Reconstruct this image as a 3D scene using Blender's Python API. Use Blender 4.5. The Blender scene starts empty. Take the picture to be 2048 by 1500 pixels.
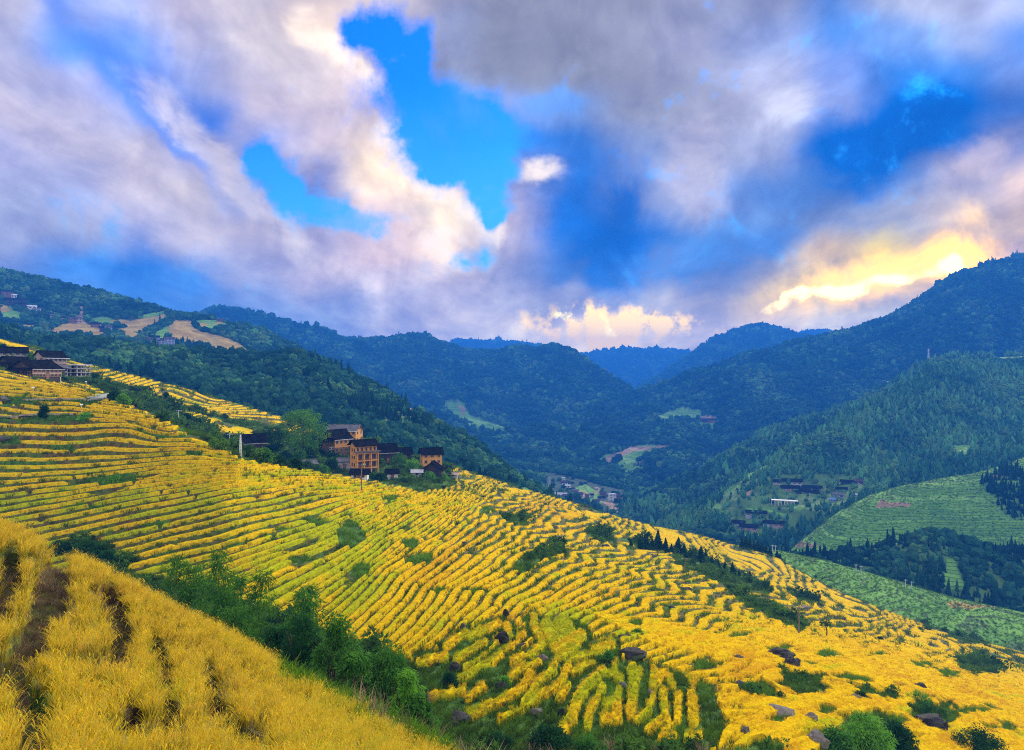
import bpy, math, random
import numpy as np
from mathutils import Vector, Matrix
rng = np.random.default_rng(7)
random.seed(7)
SC = bpy.context.scene
COL = SC.collection
F = 1479.0            # focal length in units of the 2048-wide survey grid used to note the landscape's bearings
def P(px, py, d):     # bearing + distance -> world point (viewer stands at the origin and looks along +Y)
    return ((px - 1024.0) / F * d, d, -(py - 750.0) / F * d)

# ------------------------------------------------------------------ noise
def _hash(ix, iy, seed):
    h = (ix.astype(np.int64) * 374761393 + iy.astype(np.int64) * 668265263 + seed * 144665) & 0x7fffffff
    h = ((h ^ (h >> 13)) * 1274126177) & 0x7fffffff
    return h ^ (h >> 16)
def perlin(x, y, seed=0):
    x = np.asarray(x, dtype=np.float64); y = np.asarray(y, dtype=np.float64)
    ix = np.floor(x); iy = np.floor(y); fx = x - ix; fy = y - iy
    ux = fx * fx * fx * (fx * (fx * 6 - 15) + 10); uy = fy * fy * fy * (fy * (fy * 6 - 15) + 10)
    def g(a, b):
        an = (_hash(ix + a, iy + b, seed) % 4096) * (2 * math.pi / 4096)
        return np.cos(an) * (fx - a) + np.sin(an) * (fy - b)
    n0 = g(0, 0) * (1 - ux) + g(1, 0) * ux
    n1 = g(0, 1) * (1 - ux) + g(1, 1) * ux
    return (n0 * (1 - uy) + n1 * uy) * 1.5
def fbm(x, y, oct=4, seed=0, gain=0.5):
    s = 0; a = 1.0; t = 0
    for i in range(oct):
        s = s + a * perlin(x * 2 ** i + 17.3 * i, y * 2 ** i - 9.1 * i, seed + i); t += a; a *= gain
    return s / t
def ridged(x, y, oct=4, seed=0):
    s = 0; a = 1.0; t = 0
    for i in range(oct):
        s = s + a * (1 - 2 * np.abs(perlin(x * 2 ** i + 5.7 * i, y * 2 ** i + 3.3 * i, seed + i))); t += a; a *= 0.5
    return s / t
def sstep(a, b, x):
    t = np.clip((x - a) / (b - a), 0, 1); return t * t * (3 - 2 * t)
def inpoly(px, py, poly):
    r = np.zeros(px.shape, bool); n = len(poly); j = n - 1
    for i in range(n):
        xi, yi = poly[i]; xj, yj = poly[j]
        if yi != yj:
            c = ((yi > py) != (yj > py)) & (px < (xj - xi) * (py - yi) / (yj - yi) + xi)
            r ^= c
        j = i
    return r
def segdist(px, py, pts):
    best = np.full(px.shape, 1e9)
    for (ax, ay), (bx, by) in zip(pts[:-1], pts[1:]):
        dx, dy = bx - ax, by - ay; L = dx * dx + dy * dy + 1e-9
        t = np.clip(((px - ax) * dx + (py - ay) * dy) / L, 0, 1)
        best = np.minimum(best, np.hypot(px - ax - t * dx, py - ay - t * dy))
    return best

# ------------------------------------------------------------------ mesh helpers
def mesh_np(name, V, Fc, smooth=True, attrs=None):
    V = np.asarray(V, np.float32).reshape(-1, 3); Fc = np.asarray(Fc, np.int32)
    me = bpy.data.meshes.new(name)
    k = Fc.shape[1]; n = len(Fc)
    me.vertices.add(len(V)); me.vertices.foreach_set('co', V.ravel())
    me.loops.add(n * k); me.loops.foreach_set('vertex_index', Fc.ravel())
    me.polygons.add(n)
    me.polygons.foreach_set('loop_start', np.arange(n, dtype=np.int32) * k)
    me.polygons.foreach_set('loop_total', np.full(n, k, np.int32))
    me.polygons.foreach_set('use_smooth', np.full(n, smooth, bool))
    for an, av in (attrs or {}).items():
        at = me.attributes.new(an, 'FLOAT', 'POINT'); at.data.foreach_set('value', np.asarray(av, np.float32).ravel())
    me.update(calc_edges=True)
    return me
def link(name, me, mat=None, parent=None, **props):
    o = bpy.data.objects.new(name, me)
    if mat is not None and me is not None and len(me.materials) == 0: me.materials.append(mat)
    COL.objects.link(o)
    if parent is not None: o.parent = parent
    for k, v in props.items(): o[k] = v
    return o
def grid_faces(nr, nc):
    i = np.arange(nr - 1)[:, None] * nc + np.arange(nc - 1)[None, :]
    return np.stack([i, i + 1, i + nc + 1, i + nc], -1).reshape(-1, 4)

class MB:                                   # small builder: boxes, prisms, tubes -> ONE mesh
    def __init__(s): s.v = []; s.f = []
    def poly(s, pts, faces):
        b = len(s.v); s.v += [tuple(p) for p in pts]; s.f += [tuple(i + b for i in f) for f in faces]; return s
    def box(s, x0, x1, y0, y1, z0, z1):
        return s.poly([(x0,y0,z0),(x1,y0,z0),(x1,y1,z0),(x0,y1,z0),(x0,y0,z1),(x1,y0,z1),(x1,y1,z1),(x0,y1,z1)],
                      [(0,3,2,1),(4,5,6,7),(0,1,5,4),(1,2,6,5),(2,3,7,6),(3,0,4,7)])
    def tube(s, pts, radii, n=6):
        b = len(s.v); pts = [Vector(p) for p in pts]
        for i, p in enumerate(pts):
            t = (pts[min(i + 1, len(pts) - 1)] - pts[max(i - 1, 0)]).normalized()
            u = t.cross(Vector((0.31, 0.95, 0.05))).normalized(); w = t.cross(u)
            for k in range(n):
                a = 2 * math.pi * k / n
                s.v.append(tuple(p + (u * math.cos(a) + w * math.sin(a)) * radii[i]))
        for i in range(len(pts) - 1):
            for k in range(n):
                s.f.append((b + i*n + k, b + i*n + (k+1) % n, b + (i+1)*n + (k+1) % n, b + (i+1)*n + k))
        s.f.append(tuple(b + k for k in range(n))[::-1]); s.f.append(tuple(b + (len(pts)-1)*n + k for k in range(n)))
        return s
    def mesh(s, name, smooth=False):
        me = bpy.data.meshes.new(name); me.from_pydata(s.v, [], s.f); me.update()
        if smooth: me.polygons.foreach_set('use_smooth', np.ones(len(me.polygons), bool))
        return me
    def obj(s, name, mat, parent=None, smooth=False, **props):
        return link(name, s.mesh(name, smooth), mat, parent, **props)

def thing(name, label, cat, loc=(0,0,0), rz=0.0, group=None):
    o = bpy.data.objects.new(name, None); COL.objects.link(o); o.empty_display_size = 0.5
    o.location = loc; o.rotation_euler = (0, 0, rz); o['label'] = label; o['category'] = cat
    if group: o['group'] = group
    return o
def dup(root, loc, rz=0.0, scale=1.0, label=None, group=None):
    r = root.copy(); COL.objects.link(r); r.location = loc; r.rotation_euler = (0, 0, rz)
    r.scale = (scale,) * 3 if not hasattr(scale, '__len__') else scale
    if label: r['label'] = label
    if group: r['group'] = group
    for ch in list(root.children):
        c = ch.copy(); COL.objects.link(c); c.parent = r
        for g in ch.children:
            e = g.copy(); COL.objects.link(e); e.parent = c
    return r

# ------------------------------------------------------------------ materials
class NT:
    def __init__(s, tree): s.t = tree; s.n = tree.nodes; s.l = tree.links
    def node(s, typ, ins=None, **attrs):
        n = s.n.new(typ)
        for k, v in attrs.items(): setattr(n, k, v)
        for k, v in (ins or {}).items(): s.put(n.inputs[k], v)
        return n
    def put(s, sock, v):
        if hasattr(v, 'outputs'): s.l.new(v.outputs[0], sock)
        elif hasattr(v, 'is_output'): s.l.new(v, sock)
        else: sock.default_value = v
    def m(s, op, a, b=0.0, c=0.0, clamp=False):
        n = s.n.new('ShaderNodeMath'); n.operation = op; n.use_clamp = clamp
        for i, v in enumerate((a, b, c)): s.put(n.inputs[i], v)
        return n.outputs[0]
    def mix(s, f, a, b, blend='MIX'):
        n = s.n.new('ShaderNodeMix'); n.data_type = 'RGBA'; n.blend_type = blend; n.clamp_factor = True
        s.put(n.inputs[0], f); s.put(n.inputs[6], a if not isinstance(a, tuple) else (*a[:3], 1)); s.put(n.inputs[7], b if not isinstance(b, tuple) else (*b[:3], 1))
        return n.outputs[2]
    def smooth(s, x, a, b):
        n = s.n.new('ShaderNodeMapRange'); n.interpolation_type = 'SMOOTHSTEP'
        s.put(n.inputs[0], x); n.inputs[1].default_value = a; n.inputs[2].default_value = b
        n.inputs[3].default_value = 0; n.inputs[4].default_value = 1
        return n.outputs[0]
    def noise(s, vec, scale, detail=3, rough=0.55, dim='3D', dist=0.0, out=0):
        n = s.n.new('ShaderNodeTexNoise'); n.noise_dimensions = dim
        if vec is not None: s.l.new(vec, n.inputs['Vector'])
        n.inputs['Scale'].default_value = scale; n.inputs['Detail'].default_value = detail
        n.inputs['Roughness'].default_value = rough; n.inputs['Distortion'].default_value = dist
        return n.outputs[out]
    def attr(s, name, typ='GEOMETRY', out='Fac'):
        n = s.n.new('ShaderNodeAttribute'); n.attribute_name = name; n.attribute_type = typ
        return n.outputs[out]
def newmat(name):
    m = bpy.data.materials.new(name); m.use_nodes = True
    m.node_tree.nodes.clear(); t = NT(m.node_tree)
    return m, t
def finish(m, t, color, rough=0.9, transl=0.0, bump=None, bumpd=0.1, spec=0.2):
    out = t.node('ShaderNodeOutputMaterial')
    if transl > 0:
        a = t.node('ShaderNodeBsdfDiffuse'); b = t.node('ShaderNodeBsdfTranslucent')
        t.put(a.inputs['Color'], color); t.put(b.inputs['Color'], color)
        mx = t.node('ShaderNodeMixShader', {0: transl}); t.l.new(a.outputs[0], mx.inputs[1]); t.l.new(b.outputs[0], mx.inputs[2])
        sh = mx
    else:
        sh = t.node('ShaderNodeBsdfPrincipled', {'Roughness': rough, 'Specular IOR Level': spec}); t.put(sh.inputs['Base Color'], color)
        if bump is not None:
            bp = t.node('ShaderNodeBump', {'Strength': 1.0, 'Distance': bumpd}); t.l.new(bump, bp.inputs['Height'])
            t.l.new(bp.outputs[0], sh.inputs['Normal'])
    t.l.new(sh.outputs[0], out.inputs[0])
    return m
def wpos(t): return t.node('ShaderNodeNewGeometry').outputs['Position']
def opos(t): return t.node('ShaderNodeTexCoord').outputs['Object']
def noisy(name, c1, c2, scale=2.0, detail=4, rough=0.85, transl=0, bump=None, lo=0.35, hi=0.65, world=False, spec=0.2):
    m, t = newmat(name); v = wpos(t) if world else opos(t)
    f = t.smooth(t.noise(v, scale, detail), lo, hi)
    b = t.noise(v, scale * 4, 5, 0.7) if bump else None
    return finish(m, t, t.mix(f, c1, c2), rough, transl, b, bump or 0.1, spec)
# ------------------------------------------------------------------ landforms: lofted hills (bearing, distance) -> height
def pch(x, xs, ys, win=None):
    return np.interp(x, xs, ys)
def blur1(a, n):
    if n < 2: return a
    k = np.hanning(n + 2)[1:-1]; k /= k.sum()
    p = np.pad(a, (n // 2, n - 1 - n // 2), mode='edge'); return np.convolve(p, k, 'valid')
class Land:
    def __init__(s, curves, counts, px0, px1, step, backs=((150, 60), (400, 250)), bcount=(12, 6), sm=60):
        s.px = np.arange(px0, px1 + step, step, dtype=np.float64); s.step = step
        s.tx = (s.px - 1024) / F
        D = []; Z = []
        for c in curves:
            c = np.array(sorted(c)); d = blur1(np.interp(s.px, c[:, 0], c[:, 2]), int(sm / step))
            py = blur1(np.interp(s.px, c[:, 0], c[:, 1]), int(sm * 0.6 / step))
            D.append(d); Z.append(-(py - 750) / F * d)
        for dd, dz in backs: D.append(D[len(curves) - 1] + dd); Z.append(Z[len(curves) - 1] - dz)
        D = np.array(D); Z = np.array(Z); K = len(D)
        for k in range(1, K): D[k] = np.maximum(D[k], D[k - 1] + 0.5)
        h = np.diff(D, axis=0); sl = np.diff(Z, axis=0) / h
        M = np.zeros_like(Z); M[0] = sl[0]; M[-1] = sl[-1]
        for k in range(1, K - 1): M[k] = (sl[k - 1] * h[k] + sl[k] * h[k - 1]) / (h[k] + h[k - 1])
        for k in range(K - 1):   # limit overshoot
            lim = 2.6 * np.abs(sl[k]) + 0.02
            M[k] = np.clip(M[k], -np.maximum(lim, 0), np.maximum(lim, 0)) if k else M[k]
        cnt = list(counts) + list(bcount)
        rows_d = []; rows_z = []; rows_k = []
        for k in range(K - 1):
            for t in np.arange(cnt[k]) / cnt[k]:
                hk = h[k]; t2 = t * t; t3 = t2 * t
                rows_d.append(D[k] + t * hk)
                rows_z.append((2*t3-3*t2+1)*Z[k] + (t3-2*t2+t)*hk*M[k] + (-2*t3+3*t2)*Z[k+1] + (t3-t2)*hk*M[k+1])
                rows_k.append(k + t)
        rows_d.append(D[-1]); rows_z.append(Z[-1]); rows_k.append(K - 1)
        s.D = np.array(rows_d); s.Z = np.array(rows_z); s.K = np.array(rows_k); s.nface = len(curves) - 1
        s.X = s.tx[None, :] * s.D
        s.PX = np.broadcast_to(s.px[None, :], s.D.shape)
        s.upd()
    def upd(s): s.PY = 750 - F * s.Z / s.D
    def verts(s, Z=None): return np.stack([s.X, s.D, s.Z if Z is None else Z], -1).reshape(-1, 3)
    def grads(s, A):
        ad = np.gradient(A, axis=0) / np.maximum(np.gradient(s.D, axis=0), 1e-3)
        at = np.gradient(A, axis=1) / (s.step / F)
        # A(t,r): account for d changing along a row
        dt = np.gradient(s.D, axis=1) / (s.step / F)
        at = at - ad * dt
        return at / s.D, ad - (s.tx[None, :] / s.D) * at
    def area(s):
        dd = np.gradient(s.D, axis=0); w = s.D * s.step / F
        gx, gy = s.grads(s.Z)
        return dd * w * np.sqrt(1 + np.clip(gx*gx + gy*gy, 0, 4))
    def hit(s, px, py):
        c = int(np.clip(round((px - s.px[0]) / s.step), 0, len(s.px) - 1))
        v = s.PY[:, c]; idx = np.nonzero((v[:-1] >= py) & (v[1:] < py))[0]
        if len(idx) == 0:
            r = int(np.argmin(np.where(s.K <= s.nface, v, 1e9))); return (s.X[r, c], s.D[r, c], s.Z[r, c])
        r = idx[0]; t = (v[r] - py) / (v[r] - v[r + 1] + 1e-9)
        d = s.D[r, c] + t * (s.D[r + 1, c] - s.D[r, c])
        return P(px, py, d)
    def at(s, px, d):
        c = int(np.clip(round((px - s.px[0]) / s.step), 0, len(s.px) - 1))
        return ((px - 1024) / F * d, d, float(np.interp(d, s.D[:, c], s.Z[:, c])))
    def sample(s, W, n=None, Zs=None):
        W = np.clip(W, 0, None).astype(np.float64); tot = W.sum()
        n = int(tot) if n is None else n
        cs = np.cumsum(W.ravel()); i = np.searchsorted(cs, rng.random(n) * cs[-1]); i = np.clip(i, 0, W.size - 1)
        r, c = np.divmod(i, W.shape[1]); r = np.clip(r, 0, W.shape[0] - 2); c = np.clip(c, 0, W.shape[1] - 2)
        a = rng.random(n); b = rng.random(n)
        def q(A): return (A[r, c]*(1-a)*(1-b) + A[r+1, c]*a*(1-b) + A[r, c+1]*(1-a)*b + A[r+1, c+1]*a*b)
        d = q(s.D); tx = s.tx[c] + b * s.step / F
        return np.stack([tx * d, d, q(s.Z if Zs is None else Zs)], -1), q

# ------------------------------------------------------------------ scatter (geometry nodes)
_pro = {}
def proto_collection(name, meshes):
    c = bpy.data.collections.new(name)
    for i, me in enumerate(meshes):
        o = bpy.data.objects.new('%s_%02d' % (name, i), me); c.objects.link(o)
    return c
def scatter_tree(coll):
    g = bpy.data.node_groups.new('scatter_' + coll.name, 'GeometryNodeTree')
    g.interface.new_socket('Geometry', in_out='INPUT', socket_type='NodeSocketGeometry')
    g.interface.new_socket('Geometry', in_out='OUTPUT', socket_type='NodeSocketGeometry')
    gi = g.nodes.new('NodeGroupInput'); go = g.nodes.new('NodeGroupOutput')
    ci = g.nodes.new('GeometryNodeCollectionInfo'); ci.inputs['Collection'].default_value = coll
    ci.inputs['Separate Children'].default_value = True; ci.inputs['Reset Children'].default_value = True
    ip = g.nodes.new('GeometryNodeInstanceOnPoints'); ip.inputs['Pick Instance'].default_value = True
    def na(nm, typ):
        n = g.nodes.new('GeometryNodeInputNamedAttribute'); n.data_type = typ; n.inputs['Name'].default_value = nm
        return next(o for o in n.outputs if o.enabled and o.name == 'Attribute')
    g.links.new(gi.outputs[0], ip.inputs['Points']); g.links.new(ci.outputs[0], ip.inputs['Instance'])
    g.links.new(na('kind', 'INT'), ip.inputs['Instance Index'])
    g.links.new(na('rot', 'FLOAT_VECTOR'), ip.inputs['Rotation'])
    g.links.new(na('scl', 'FLOAT_VECTOR'), ip.inputs['Scale'])
    g.links.new(ip.outputs[0], go.inputs[0])
    return g
def scatter(name, pts, coll, scl, kind=None, rot=None, tone=None, **props):
    n = len(pts); me = bpy.data.meshes.new(name)
    me.vertices.add(n); me.vertices.foreach_set('co', np.asarray(pts, np.float32).ravel())
    nk = len(coll.objects)
    kind = rng.integers(0, nk, n) if kind is None else kind
    a = me.attributes.new('kind', 'INT', 'POINT'); a.data.foreach_set('value', np.asarray(kind, np.int32))
    if rot is None:
        rot = np.stack([rng.normal(0, .06, n), rng.normal(0, .06, n), rng.random(n) * 6.283], -1)
    a = me.attributes.new('rot', 'FLOAT_VECTOR', 'POINT'); a.data.foreach_set('vector', np.asarray(rot, np.float32).ravel())
    scl = np.asarray(scl, np.float32)
    if scl.ndim == 1: scl = np.repeat(scl[:, None], 3, 1)
    a = me.attributes.new('scl', 'FLOAT_VECTOR', 'POINT'); a.data.foreach_set('vector', scl.ravel())
    a = me.attributes.new('tone', 'FLOAT', 'POINT'); a.data.foreach_set('value', np.asarray(tone if tone is not None else rng.random(n), np.float32))
    o = link(name, me, None, None, kind='stuff', **props)
    md = o.modifiers.new('scatter', 'NODES'); md.node_group = _pro.setdefault(coll.name, None) or scatter_tree(coll)
    _pro[coll.name] = md.node_group
    return o
# ------------------------------------------------------------------ materials of the land and plants
def crown_mat(name, dark, mid, light, var=0.5, transl=0.25, nscale=0.6):
    m, t = newmat(name)
    tone = t.attr('tone', 'INSTANCER'); rnd = t.node('ShaderNodeObjectInfo').outputs['Random']
    n = t.noise(opos(t), nscale, 3, 0.6)
    a = t.mix(t.smooth(tone, 0.0, 0.6), dark, mid); a = t.mix(t.smooth(tone, 0.55, 1.0), a, light)
    f = t.m('MULTIPLY_ADD', n, var, 1 - var * 0.5)
    f = t.m('MULTIPLY', f, t.m('MULTIPLY_ADD', rnd, 0.5, 0.75))
    h = t.node('ShaderNodeHueSaturation', {'Color': a, 'Value': f, 'Hue': t.m('MULTIPLY_ADD', rnd, 0.04, 0.48)})
    return finish(m, t, h.outputs[0], transl=transl)
M_forest = crown_mat('forest_leaf', (0.010, 0.045, 0.026), (0.030, 0.105, 0.045), (0.11, 0.25, 0.07))
M_conif = crown_mat('conifer_needles', (0.008, 0.036, 0.022), (0.016, 0.065, 0.030), (0.04, 0.13, 0.05))
M_bamb = crown_mat('bamboo_leaf_far', (0.018, 0.085, 0.045), (0.045, 0.165, 0.075), (0.12, 0.30, 0.10))
def leafmat(name, c1, c2, scale=0.8, transl=0.35, lo=0.35, hi=0.65):
    m, t = newmat(name)
    n = t.noise(opos(t), scale, 3, 0.6); r = t.node('ShaderNodeNewGeometry').outputs['Random Per Island']
    f = t.m('ADD', t.m('MULTIPLY', t.smooth(n, lo, hi), 0.6), t.m('MULTIPLY', r, 0.4))
    return finish(m, t, t.mix(f, c1, c2), transl=transl)
M_leaf_mid = leafmat('leaf_green', (0.024, 0.10, 0.014), (0.10, 0.27, 0.035))
M_leaf_dark = leafmat('leaf_dark_green', (0.010, 0.045, 0.014), (0.03, 0.105, 0.028))
M_leaf_bright = leafmat('leaf_bright_green', (0.05, 0.19, 0.015), (0.19, 0.44, 0.04))
M_leaf_big = leafmat('leaf_broad_tree', (0.03, 0.12, 0.014), (0.14, 0.34, 0.04), 0.45)
M_bark = noisy('bark', (0.035, 0.026, 0.018), (0.09, 0.065, 0.045), 6, 5)
M_culm = noisy('bamboo_culm', (0.05, 0.11, 0.02), (0.12, 0.16, 0.04), 1.5, 3)

def rice_mat(name, inst, gold=(0.69, 0.45, 0.003), lime=(0.40, 0.42, 0.004), rust=(0.58, 0.32, 0.006), transl=0.35, leafy=False):
    m, t = newmat(name)
    tone = t.attr('tone', 'INSTANCER' if inst else 'GEOMETRY')
    if inst:
        n = t.node('ShaderNodeObjectInfo').outputs['Random']
        r = t.node('ShaderNodeNewGeometry').outputs['Random Per Island']
        n = t.m('MULTIPLY_ADD', r, 0.5, t.m('MULTIPLY', n, 0.5))
        z = t.node('ShaderNodeSeparateXYZ', {0: opos(t)}).outputs['Z']
    else:
        n = t.noise(wpos(t), 2.2, 6, 0.75)
        n = t.smooth(n, 0.3, 0.7)
    c = t.mix(t.smooth(tone, 0.15, 0.48), lime, gold)
    c = t.mix(t.smooth(tone, 0.55, 0.95), c, rust)
    if leafy:
        c = t.mix(t.m('MULTIPLY', t.smooth(r, .66, .74), .75), c, (0.30, 0.36, 0.03)); c = t.mix(t.m('MULTIPLY', t.smooth(r, .90, .93), .6), c, (0.50, 0.36, 0.14))
    f = t.m('MULTIPLY_ADD', n, 0.62, 0.66)
    h = t.node('ShaderNodeHueSaturation', {'Color': c, 'Value': f, 'Saturation': 1.0})
    col = h.outputs[0]
    if inst:   # straw: lower stems are greener than the ripe ears
        col = t.mix(t.m('MULTIPLY', t.smooth(z, 0.62, 0.22), 0.7), col, (0.16, 0.17, 0.015))
    b = None if inst else t.noise(wpos(t), 3.0, 5, 0.8)
    return finish(m, t, col, 1.0, transl if inst else 0, b, 0.25, 0.0)
M_rice_t = rice_mat('rice_plant', True)
M_rice_n = rice_mat('near_rice_plant', True, (0.82, 0.55, 0.025), (0.50, 0.52, 0.02), (0.76, 0.45, 0.05), 0.5, True)
M_rice_c = rice_mat('rice_canopy', False)
def green_inst(name, c0, c1, transl=0.3):
    m, t = newmat(name)
    tone = t.attr('tone', 'INSTANCER'); r = t.node('ShaderNodeNewGeometry').outputs['Random Per Island']
    f = t.m('MULTIPLY_ADD', r, 0.6, 0.7)
    h = t.node('ShaderNodeHueSaturation', {'Color': t.mix(tone, c0, c1), 'Value': f})
    return finish(m, t, h.outputs[0], transl=transl)
M_grass = green_inst('bank_grass', (0.045, 0.085, 0.010), (0.12, 0.25, 0.014))
M_shrub = green_inst('shrub_leaf', (0.022, 0.07, 0.014), (0.10, 0.21, 0.025))
M_reed = green_inst('dry_reed', (0.15, 0.105, 0.055), (0.38, 0.27, 0.16))

def bank_mat():      # terrace banks: grass, olive weeds, bare soil
    m, t = newmat('terrace_bank'); p = wpos(t)
    n1 = t.noise(p, 0.11, 4, 0.6); n2 = t.noise(p, 0.9, 5, 0.7); n3 = t.noise(p, 0.35, 3, 0.6)
    g = t.attr('green')
    c = t.mix(t.smooth(n2, 0.35, 0.65), (0.06, 0.042, 0.014), (0.15, 0.095, 0.035))
    olive = t.mix(t.smooth(n2, 0.35, 0.65), (0.045, 0.065, 0.012), (0.12, 0.145, 0.022))
    grass = t.mix(t.smooth(n2, 0.35, 0.65), (0.02, 0.065, 0.009), (0.075, 0.175, 0.014))
    c = t.mix(t.smooth(n3, 0.40, 0.56), c, olive)
    c = t.mix(t.smooth(t.m('ADD', n1, t.m('MULTIPLY', g, 0.6)), 0.52, 0.75), c, grass)
    return finish(m, t, c, 0.95, 0, t.noise(p, 2.5, 5, 0.75), 0.3)
M_bank = bank_mat()
def hill_mat(name, floor=(0.012, 0.035, 0.016), floor2=(0.03, 0.07, 0.025), step=1.6):
    m, t = newmat(name); p = wpos(t)
    n = t.noise(p, 0.05, 6, 0.7); n2 = t.noise(p, 0.012, 3, 0.5)
    c = t.mix(t.smooth(n, 0.35, 0.65), floor, floor2)
    z = t.node('ShaderNodeSeparateXYZ', {0: p}).outputs['Z']
    zz = t.m('ADD', t.m('DIVIDE', z, step), t.m('MULTIPLY', n2, 6.0))
    fr = t.m('FRACT', zz); lev = t.m('FLOOR', zz)
    rv = t.node('ShaderNodeTexWhiteNoise', {'W': lev}, noise_dimensions='1D').outputs['Value']
    rim = t.smooth(fr, 0.74, 0.9)
    vo = t.node('ShaderNodeTexVoronoi', {'Scale': 0.028}); t.l.new(p, vo.inputs['Vector'])
    pl = t.node('ShaderNodeSeparateXYZ', {0: vo.outputs['Color']}).outputs[0]; nf = t.noise(p, 0.7, 5, 0.75)
    gold = t.mix(t.smooth(n, 0.4, 0.6), (0.30, 0.19, 0.035), (0.40, 0.28, 0.06))
    grn = t.mix(t.m('ADD', t.m('MULTIPLY_ADD', rv, 0.35, t.m('MULTIPLY', pl, 0.35)), t.m('MULTIPLY', t.smooth(nf, 0.35, 0.65), 0.3)), (0.035, 0.15, 0.018), (0.20, 0.42, 0.05))
    brn = t.mix(t.smooth(n, 0.4, 0.6), (0.20, 0.13, 0.075), (0.32, 0.22, 0.14))
    bank = (0.035, 0.07, 0.025)
    gold = t.mix(t.m('MULTIPLY', rim, 0.75), gold, bank); grn = t.mix(t.m('MULTIPLY', rim, 0.8), grn, bank)
    c = t.mix(t.attr('f_gold'), c, gold); c = t.mix(t.attr('f_green'), c, grn); c = t.mix(t.attr('f_soil'), c, brn)
    return finish(m, t, c, 0.95, 0, nf, 0.7)
M_hill = hill_mat('wooded_hill')
M_terr = hill_mat('green_terrace_hill', (0.04, 0.10, 0.025), (0.09, 0.19, 0.045), 1.7)

# ------------------------------------------------------------------ plant prototypes used by the scatters
import bmesh
def ico(sub):
    bm = bmesh.new(); bmesh.ops.create_icosphere(bm, subdivisions=sub, radius=1.0)
    V = np.array([v.co[:] for v in bm.verts]); Fc = np.array([[v.index for v in f.verts] for f in bm.faces]); bm.free()
    return V, Fc
def n3(V, s, seed):
    return perlin(V[:,0]*s, V[:,1]*s + V[:,2]*s*0.7, seed) + perlin(V[:,2]*s, V[:,0]*s - V[:,1]*s*0.6, seed+3)
def blob_crown(seed, sub=3, sq=(1, 1, 1.05)):
    V, Fc = ico(sub)
    k = 1 + 0.28 * n3(V, 1.5, seed) + 0.17 * n3(V, 4.0, seed + 9) + 0.06 * rng.normal(size=len(V))
    V = V * k[:, None] * np.array(sq) * 0.5; V[:, 2] += 0.34
    return V, Fc
def conifer_crown(seed, tiers=9, n=11):
    V = []; Fc = []
    r0 = np.random.default_rng(seed)
    for i in range(tiers):
        z = i / tiers; rr = 0.26 * (1 - z) ** 0.85 + 0.015
        b = len(V); V.append((0, 0, z + 1.75 / tiers))
        for k in range(n):
            a = 2 * math.pi * (k + r0.random() * .6) / n + i
            q = rr * (0.55 + 0.75 * r0.random())
            V.append((q * math.cos(a), q * math.sin(a), z - 0.04 * r0.random() + (0.03 if k % 2 else 0)))
        for k in range(n): Fc.append((b, b + 1 + k, b + 1 + (k + 1) % n))
    return np.array(V), np.array(Fc)
def plume_crown(seed):
    V, Fc = ico(3); r0 = np.random.default_rng(seed)
    k = 1 + 0.30 * n3(V, 2.2, seed) + 0.12 * n3(V, 6, seed + 4) + 0.08 * r0.normal(size=len(V))
    V = V * k[:, None]; z = (V[:, 2] + 1) / 2
    w = np.clip(1.05 - 0.75 * np.clip(z, 0, 1.2), 0.12, 1) * 0.34
    lean = 0.28 * np.clip(z, 0, 2) ** 2; a = seed * 1.7
    return np.stack([V[:, 0] * w + lean * math.cos(a), V[:, 1] * w + lean * math.sin(a), z * 1.15], -1), Fc
def blades(n, h, spread, width, seed, seg=3, droop=0.5, taper=True, ears=0):
    r0 = np.random.default_rng(seed); V = []; Fc = []
    for i in range(n):
        a = r0.random() * 6.283; rr = spread * math.sqrt(r0.random()) * 0.55
        bx, by = rr * math.cos(a), rr * math.sin(a)
        da = a + r0.normal(0, 0.7); hh = h * (0.72 + 0.4 * r0.random()); dr = droop * hh * (0.3 + r0.random()) * 0.75
        wa = r0.random() * 6.283; w = width * (0.7 + 0.6 * r0.random())
        b = len(V)
        for s_ in range(seg + 1):
            t = s_ / seg; out = dr * t ** 2.2
            x = bx + math.cos(da) * out; y = by + math.sin(da) * out; z = hh * (t - 0.22 * droop * t ** 4)
            ww = w * (1 - 0.85 * t ** 1.5 if taper else 1) * 0.5
            V.append((x - math.cos(wa) * ww, y - math.sin(wa) * ww, z)); V.append((x + math.cos(wa) * ww, y + math.sin(wa) * ww, z))
        for s_ in range(seg): Fc.append((b + 2*s_, b + 2*s_ + 1, b + 2*s_ + 3, b + 2*s_ + 2))
        if ears and i % ears == 0:      # a drooping ear of grain hangs from the tip
            b = len(V); ex, ey, ez = bx + math.cos(da)*dr, by + math.sin(da)*dr, hh * (1 - .22 * droop) + .02
            for s_ in range(4):
                t = s_ / 3; q = .17 * t; wz = width * (1.0, 1.5, 1.2, .3)[s_] * .55
                x = ex + math.cos(da) * q * .75; y = ey + math.sin(da) * q * .75; z = ez - .17 * t * t
                V.append((x - math.sin(da) * wz, y + math.cos(da) * wz, z)); V.append((x + math.sin(da) * wz, y - math.cos(da) * wz, z))
            for s_ in range(3): Fc.append((b + 2*s_, b + 2*s_ + 1, b + 2*s_ + 3, b + 2*s_ + 2))
    return np.array(V), np.array(Fc)
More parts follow.
